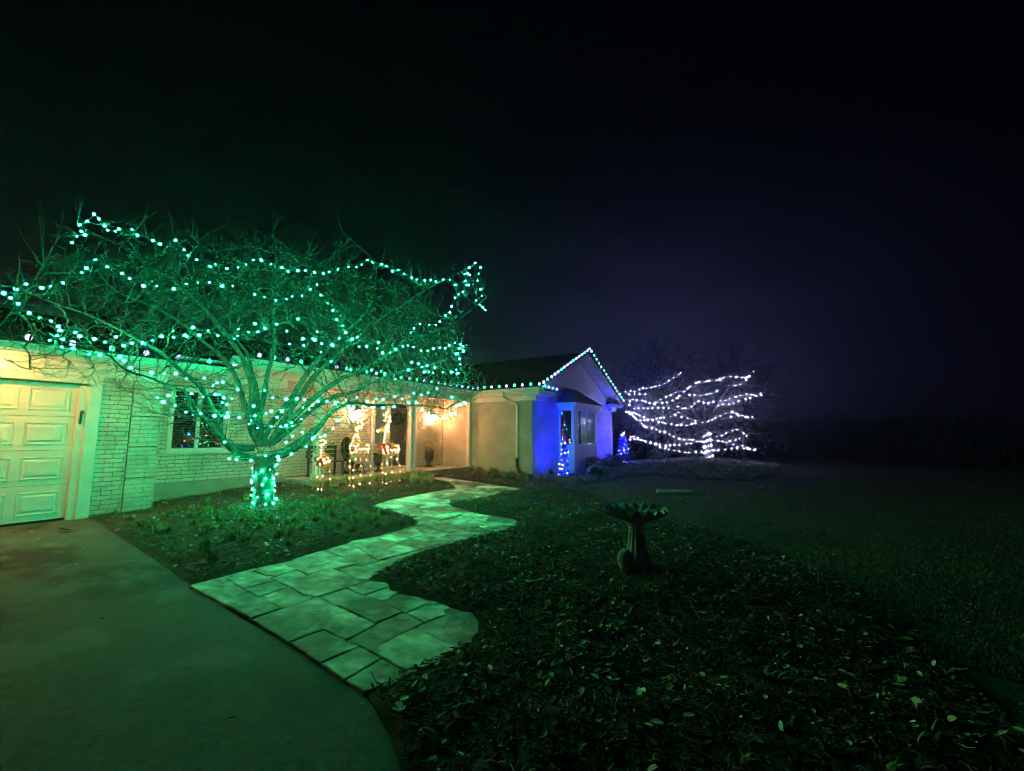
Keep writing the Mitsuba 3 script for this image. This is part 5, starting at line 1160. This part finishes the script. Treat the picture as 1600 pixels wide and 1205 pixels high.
# ---------------------------------------------------------------- bird bath, egg stone, slab, rocks
bk = root('bird_bath'); lab(bk, 'weathered stone bird bath with a scalloped bowl and fluted pedestal', 'bird bath')
bx0, by0 = 4.80, 1.44; bz0 = .02
na = 72; aa = np.linspace(0, 2 * np.pi, na, endpoint=False)
def lathe_fluted(prof, flute, nf):
    V = []
    for r, z, fl in prof:
        rr0 = r * (1 + fl * np.abs(np.sin(aa * nf / 2)) - fl * .5)
        V.append(np.column_stack([bx0 + rr0 * np.cos(aa), by0 + rr0 * np.sin(aa), np.full(na, bz0 + z)]))
    V = np.vstack(V); F = []
    for i in range(len(prof) - 1):
        for j in range(na):
            j2 = (j + 1) % na
            F += [[i * na + j, i * na + j2, (i + 1) * na + j2], [i * na + j, (i + 1) * na + j2, (i + 1) * na + j]]
    return trimesh.Trimesh(V, F, process=False)
put(bk + '__pedestal', lathe_fluted([(.001, 0, 0), (.155, 0, 0), (.16, .02, 0), (.15, .05, 0), (.135, .07, .1), (.115, .12, .16), (.092, .22, .18), (.075, .33, .18), (.066, .40, .16), (.075, .435, .05), (.11, .455, 0), (.12, .475, 0), (.10, .48, 0), (.001, .481, 0)], 1, 12), 'weathered_stone', 35)
bw0 = lathe_fluted([(.001, .478, 0), (.12, .482, .02), (.20, .51, .05), (.27, .55, .09), (.315, .60, .12), (.33, .615, .13), (.315, .612, .13), (.26, .575, .10), (.16, .535, .03), (.001, .525, 0)], 1, 18)
zs = np.array(bw0.vertices); ang = np.arctan2(zs[:, 1] - by0, zs[:, 0] - bx0); rim = sm(.25, .33, np.hypot(zs[:, 0] - bx0, zs[:, 1] - by0))
zs[:, 2] += rim * .03 * np.cos(ang * 18); bw0.vertices = zs
put(bk + '__bowl', bw0, 'weathered_stone', 35)
dg = np.random.default_rng(84)
ek = ICO1.copy().subdivide().subdivide(); ek.apply_scale([.085, .085, .115]); ek.vertices += (meshkit.fbm(np.array(ek.vertices) * 12, 3)[:, None] - .5) * .012; ek.apply_translation([4.60, 1.50, .135])
lab(put('garden_stone', ek, 'weathered_stone', True), 'egg shaped stone standing beside the foot of the bird bath', 'stone')
# leaves collected in the bowl
n = 40; lp = np.column_stack([bx0 + dg.normal(0, .10, n), by0 + dg.normal(0, .10, n), np.full(n, bz0 + .565)])
LEAF = np.array([[-.5, 0, 0], [-.15, -.28, .06], [-.15, .28, .06], [.25, -.22, .05], [.25, .22, .05], [.5, 0, -.03], [0, 0, -.02]])
LEAFF = np.array([[0, 1, 6], [0, 6, 2], [1, 3, 6], [2, 6, 4], [3, 5, 6], [4, 6, 5]])
lm = scatter(LEAF, LEAFF, lp, rots(n, dg, .5), scale=dg.uniform(.04, .08, n))
lab(put('dead_leaves', lm, 'leaf_vc', color=np.repeat(dg.uniform(.5, 1, (n, 1)) * [[.10, .075, .045]], 7, 0)), 'dead leaves lying in the bowl of the bird bath', 'leaves', kind='stuff')
sl_ = bx(-.42, .42, -.11, .11, 0, .07, .015); sl_.apply_transform(trimesh.transformations.rotation_matrix(math.radians(-62), [0, 0, 1])); sl_.apply_translation([11.62, 2.5, 0])
lab(put('stone_slab', sl_, 'concrete'), 'flat pale slab lying alone on the lawn', 'slab')


def rock(x, y, r, seed, label, mat='weathered_stone', sq=.7, name='rock', cat='rock', group=None):
    m = trimesh.creation.icosphere(subdivisions=3)
    v = np.array(m.vertices); v = v * (1 + .55 * (meshkit.fbm(v * 1.6 + seed * 7.3, 4, seed)[:, None] - .5)); v[:, 2] *= sq
    m.vertices = v * r + [x, y, float(ground_h(x, y)) + r * sq * .45]
    lab(put(name, m, mat, True), label, cat, group)


rock(15.4, 6.05, .34, 3, 'large rounded boulder in the bed under the bay window')
rock(16.8, 6.2, .22, 4, 'smaller boulder right of the large one under the bay window')
rock(3.0, 9.55, .075, 5, 'pale stone at the corner of the driveway by the garage')
rock(2.75, 9.1, .045, 6, 'small pale stone on the driveway edge, nearest the garage door', 'concrete')
rock(2.55, 8.55, .04, 7, 'small pale stone where driveway and left bed meet', 'concrete')
lf_ = scatter(LEAF, LEAFF, np.array([[2.12, 9.2, .03]]), rots(1, dg, .3), scale=np.array([.22]))
lab(put('dead_leaf', lf_, 'leaf_vc', color=np.repeat([[.05, .035, .025]], 7, 0)), 'large dark dead leaf on the driveway before the garage door', 'leaf')


# ---------------------------------------------------------------- clumps, shrubs, litter
def blade_mesh(n, g, spread, h, w, lean=.5):
    """Strap leaves from one crown: each three quads long, arching."""
    a = g.uniform(0, 2 * np.pi, n); L = h * g.uniform(.55, 1.15, n); ln = lean * g.uniform(.3, 1.4, n)
    base = np.column_stack([g.normal(0, spread * .3, n), g.normal(0, spread * .3, n), np.zeros(n)])
    ts_ = np.array([0, .35, .7, 1.0]); V = []
    side = np.column_stack([-np.sin(a), np.cos(a), np.zeros(n)])
    for t in ts_:
        r = L * ln * t ** 1.5; z = L * (t - .45 * ln * t ** 2.4)
        c = base + np.column_stack([np.cos(a) * r, np.sin(a) * r, z])
        ww = (w * (1 - t ** 2) + .001)
        V += [c - side * ww, c + side * ww]
    V = np.stack(V, 1)
    f = np.array([[0, 1, 3], [0, 3, 2], [2, 3, 5], [2, 5, 4], [4, 5, 7], [4, 7, 6]])
    F = (f[None] + (np.arange(n) * 8)[:, None, None]).reshape(-1, 3)
    return V.reshape(-1, 3), F


def clump(x, y, h, n, col, seed, label, group, name='grass_clump', cat='plant'):
    g = np.random.default_rng(seed)
    V, F = blade_mesh(n, g, h * .5, h, .007 + h * .012)
    c = np.repeat(np.array(col)[None] * g.uniform(.55, 1.25, (n, 1)), 8, 0)
    V = V + [x, y, float(ground_h(x, y)) + .03]
    lab(put(name, trimesh.Trimesh(V, F, process=False), 'leaf_vc', color=np.clip(c, 0, 1)), label, cat, group)


g4 = np.random.default_rng(91)
STRAW, OLIVE = (.52, .40, .16), (.17, .21, .075)
done = 0
for _ in range(900):   # yellowed clumps along the porch and around the deer
    x, y = g4.uniform(6.2, 11.0), g4.uniform(8.6, 9.9)
    if not left_poly.contains(Point(x, y)) or left_poly.exterior.distance(Point(x, y)) < .12: continue
    if x < 8.9 and (y < 9.5 or min(math.hypot(x - a_, y - b_) for a_, b_ in ((6.45, 9.3), (7.42, 9.3), (8.36, 9.2))) < .45): continue
    if y < 9.2 and g4.random() < .6: continue
    clump(x, y, g4.uniform(.14, .28), 46, np.array(STRAW) * g4.uniform(.7, 1.2), int(g4.integers(1e9)), 'yellowed strap-leaf clump round the feet of the lit deer', 'yellowed clumps along the porch')
    done += 1
    if done >= 62: break
done = 0
for _ in range(2000):   # low green clumps under the tree
    x, y = g4.uniform(2.5, 6.6), g4.uniform(5.2, 10.2)
    if not left_poly.contains(Point(x, y)) or left_poly.exterior.distance(Point(x, y)) < .12 or math.hypot(x - 4.72, y - 8.64) < .5: continue
    if g4.random() > .25 + .75 * math.exp(-((x - 4.2) ** 2 + (y - 7.4) ** 2) / 2.2): continue
    clump(x, y, g4.uniform(.08, .17), 34, np.array(OLIVE) * g4.uniform(.7, 1.5), int(g4.integers(1e9)), 'low green strap-leaf clump in the bed under the green lit tree', 'green clumps under the tree')
    done += 1
    if done >= 130: break
done = 0
for _ in range(900):   # clumps at the foot of the side wall
    x, y = g4.uniform(11.3, 13.0), g4.uniform(6.7, 9.9)
    if not right_poly.buffer(.3).contains(Point(x, y)) or path_poly.distance(Point(x, y)) < .15 or x < 11.6 + (9 - y) * .1: continue
    clump(x, y, g4.uniform(.14, .26), 40, np.array(STRAW) * g4.uniform(.5, 1.0), int(g4.integers(1e9)), 'faded strap-leaf clump at the foot of the brick side wall of the wing', 'clumps along the side wall')
    done += 1
    if done >= 34: break


def round_shrub(x, y, r, seed, label):
    g = np.random.default_rng(seed)
    k = root('round_shrub'); lab(k, label, 'shrub')
    z0 = float(ground_h(x, y)) + r * .75
    n = 2200
    d = g.normal(size=(n, 3)); d /= np.linalg.norm(d, axis=1, keepdims=True)
    lump = .75 + .5 * meshkit.noise(d * 2.3 + seed, seed)
    p = np.array([x, y, z0]) + d * (r * lump * g.uniform(.6, 1.0, n))[:, None] * [1, 1, .8]
    p = p[p[:, 2] > ground_h(x, y)]
    put(k + '__leaves', scatter(np.array([[0, -.014, 0], [0, .014, 0], [.055, 0, .012]]), np.array([[0, 1, 2]]), p, rots(len(p), g, 1.0)), 'evergreen')
    t = g.normal(size=(24, 3)); t /= np.linalg.norm(t, axis=1, keepdims=True); t[:, 2] = abs(t[:, 2])
    put(k + '__stem', segs(np.repeat([[x, y, z0 - r * .85]], 24, 0), np.array([x, y, z0 - r * .4]) + t * r * .7, .012, .004), 'bark')


round_shrub(16.3, 6.45, .42, 95, 'dark round shrub under the middle of the bay window')
round_shrub(18.0, 6.35, .40, 96, 'dark round shrub below the right end of the bay window')
round_shrub(19.4, 6.3, .42, 97, 'dark round shrub in front of the right blue flood lit wall')
round_shrub(14.3, 5.6, .24, 98, 'small low shrub at the front edge of the bed left of the boulders')
round_shrub(21.9, 5.4, .45, 99, 'spreading shrub on the left end of the mound past the far corner of the wing')
round_shrub(25.5, 4.6, .40, 100, 'dark shrub on the crest of the mound behind the white lit tree trunk')

# mulch chips and fallen leaves over both near beds, denser near the camera
def litter(poly, n, g, size, near=4.0, keep=None, bias=True):
    x0, y0, x1, y1 = poly.bounds
    q = np.column_stack([g.uniform(x0, x1, n * 6), g.uniform(y0, y1, n * 6)])
    q = q[in_poly(poly, q)]
    if bias:
        d = np.hypot(q[:, 0], q[:, 1]); q = q[g.uniform(0, 1, len(q)) < np.clip((near / d) ** 1.1, 0, 1)]
    return q[:n]


def bed_height(q):
    p = np.column_stack([q, q[:, 0] * 0])
    return ground_h(q[:, 0], q[:, 1]) + .035 + .09 * (meshkit.fbm(p * 3.0, 4, 5) - .45) + .02 * (meshkit.noise(p * 14, 3) - .5)


g5 = np.random.default_rng(101)
CH = np.array([[-.5, -.18, -.06], [.5, -.14, -.05], [.46, .16, -.05], [-.48, .14, -.06], [-.42, -.12, .1], [.45, -.1, .08], [.4, .1, .1], [-.45, .1, .08]])
CHF = np.array([[4, 5, 6], [4, 6, 7], [0, 1, 5], [0, 5, 4], [1, 2, 6], [1, 6, 5], [2, 3, 7], [2, 7, 6], [3, 0, 4], [3, 4, 7]])
for poly, n in ((right_poly, 66000), (left_poly, 24000)):
    q = litter(poly.buffer(-.02), n, g5, .03)
    p = np.column_stack([q, bed_height(q) + .006])
    lab(put('mulch_chips', scatter(CH, CHF, p, rots(len(p), g5, .35), scale=g5.uniform(.010, .034, len(p)) * g5.choice([1, 1, 1.4], len(p))), 'mulch_chip'),
        'dark shredded mulch covering the ' + ('broad right bed' if poly is right_poly else 'bed under the green lit tree'), 'mulch', kind='stuff')
for poly, n, nm in ((right_poly, 3600, 'broad right bed'), (left_poly, 1500, 'bed under the green lit tree')):
    q = litter(poly.buffer(-.03), n * 2, g5, .05, near=3.5)
    q = q[meshkit.fbm(np.column_stack([q * 1.1, q[:, 0] * 0]), 3, 6) > g5.uniform(.32, .62, len(q))][:n]; n = len(q)
    p = np.column_stack([q, bed_height(q) + .022])
    pal = np.array([[.46, .37, .22], [.30, .20, .10], [.14, .09, .055], [.60, .55, .42], [.13, .15, .06]])[g5.choice(5, n, p=[.30, .20, .18, .26, .06])]
    sc = .018 + .05 * g5.uniform(0, 1, n) ** 2
    lab(put('fallen_leaves', scatter(LEAF, LEAFF, p, rots(n, g5, .6), scale=sc), 'leaf_vc', color=np.repeat(pal * g5.uniform(.7, 1.2, (n, 1)), 7, 0)), f'curled fallen leaves scattered over the {nm}', 'leaves', kind='stuff')
    # dry stalks
    m_ = n // 8; q = litter(poly.buffer(-.05), m_, g5, .05, near=3.5); m_ = len(q)
    a = g5.uniform(0, 2 * np.pi, m_); L = g5.uniform(.03, .10, m_); el = g5.uniform(-.05, .5, m_)
    p0 = np.column_stack([q, bed_height(q) + .015]); p1 = p0 + np.column_stack([np.cos(a) * L, np.sin(a) * L, el * L + .01]); pm = (p0 + p1) / 2 + g5.normal(0, .012, p0.shape)
    st = cat_([segs(p0, pm, .003, .0028), segs(pm, p1, .0028, .0016)])
    cc = np.repeat(np.array([[.42, .36, .22]]) * g5.uniform(.4, 1.1, (m_, 1)), 6, 0)
    lab(put('dry_stalks', st, 'leaf_vc', color=np.vstack([cc, cc])), f'dry pale stalks lying about in the {nm}', 'stalks', kind='stuff')
# sparse leafy sprouts in the right bed
n = 900; q = litter(right_poly.buffer(-.1), n, g5, .05, near=4.0); n = len(q)
VV, FF, CC = [], [], []; off = 0
for (x, y), zb in zip(q, bed_height(q)):
    k_ = int(g5.integers(3, 7)); V, F = blade_mesh(k_, g5, .03, g5.uniform(.03, .09), .008, .8)
    VV.append(V + [x, y, zb]); FF.append(F + off); off += len(V); CC.append(np.repeat(np.array([[.09, .13, .045]]) * g5.uniform(.5, 1.6, (k_, 1)), 8, 0))
lab(put('ground_cover', trimesh.Trimesh(np.vstack(VV), np.vstack(FF), process=False), 'leaf_vc', color=np.vstack(CC)), 'sparse green ground cover sprouting through the mulch of the right bed', 'ground cover', kind='stuff')
# low tufts over the mound
gm = np.random.default_rng(131)
q = litter(mound_poly.buffer(-.15), 5200, gm, .05, bias=False); VV, FF, CC = [], [], []; off = 0
for x, y in q:
    k_ = int(gm.integers(4, 8)); V, F = blade_mesh(k_, gm, .12, gm.uniform(.06, .20), .014, .8)
    VV.append(V + [x, y, float(ground_h(x, y)) + .02]); FF.append(F + off); off += len(V); CC.append(np.repeat(np.array([[.17, .17, .12]]) * gm.uniform(.4, 1.5, (k_, 1)), 8, 0))
lab(put('ground_cover', trimesh.Trimesh(np.vstack(VV), np.vstack(FF), process=False), 'leaf_vc', color=np.vstack(CC)), 'low tufted ground cover over the mound beneath the white lit tree', 'ground cover', kind='stuff')
# lawn grass
gl = np.random.default_rng(111)
n = 130000
ang = HEADING + gl.uniform(-1.0, .16, n); dd = 4.0 + 24 * gl.uniform(0, 1, n) ** 1.35
q = np.column_stack([np.cos(ang) * dd, np.sin(ang) * dd])
okl = ~in_poly(right_poly.buffer(-.08), q) & ~in_poly(mound_poly.buffer(-.1), q) & ~in_poly(path_poly, q) & (q[:, 1] < np.where(q[:, 0] > 13, 7.3, 6.6)) & ~in_poly(drive_poly, q)
q = q[okl]; n = len(q)
a = gl.uniform(0, 2 * np.pi, n); L = gl.uniform(.012, .034, n); s3 = .004 + np.hypot(q[:, 0], q[:, 1]) * .0005
z = ground_h(q[:, 0], q[:, 1]) - .02
b0 = np.column_stack([q, z]); sd = np.column_stack([np.cos(a + 1.57), np.sin(a + 1.57), a * 0]) * s3[:, None]
tp = b0 + np.column_stack([np.cos(a) * L * .6, np.sin(a) * L * .6, L])
V = np.stack([b0 - sd, b0 + sd, tp], 1).reshape(-1, 3); F = np.arange(3 * n).reshape(-1, 3)
lab(put('lawn_grass', trimesh.Trimesh(V, F, process=False), 'leaf_vc', color=np.repeat(np.array([[.095, .092, .065]]) * gl.uniform(.5, 1.5, (n, 1)), 3, 0)), 'short winter grass of the lawn', 'grass', kind='stuff')

# leaves blown onto the driveway and over the lawn near the bed
for nm, n, area, zt in (('the driveway', 55, drive_poly.intersection(left_poly.union(right_poly).buffer(.9)).buffer(-.05), .012), ('the lawn beside the bed', 420, right_poly.buffer(2.2).difference(right_poly.buffer(.05)).intersection(sbox(2, -3, 13, 6)).difference(path_poly), .012)):
    x0, y0, x1, y1 = area.bounds
    q = np.column_stack([gl.uniform(x0, x1, n * 12), gl.uniform(y0, y1, n * 12)]); q = q[in_poly(area, q)][:n]; n = len(q)
    pal = np.array([[.42, .34, .2], [.2, .13, .07], [.10, .07, .045]])[gl.choice(3, n)]
    lab(put('fallen_leaves', scatter(LEAF, LEAFF, np.column_stack([q, ground_h(q[:, 0], q[:, 1]) + zt]), rots(n, gl, .4), scale=gl.uniform(.02, .06, n)), 'leaf_vc', color=np.repeat(pal * gl.uniform(.7, 1.2, (n, 1)), 7, 0)), 'few dry leaves blown onto ' + nm, 'leaves', kind='stuff')

# ---------------------------------------------------------------- misty night air
scene['haze'] = {'type': 'cube', 'to_world': T().translate([20, 4, 9]).scale([70, 60, 10.5]), 'bsdf': {'type': 'ref', 'id': 'air_gap'}, 'interior': {'type': 'ref', 'id': 'haze_air'}}
lab('haze', 'thin misty night air round the lights', 'mist', kind='stuff')
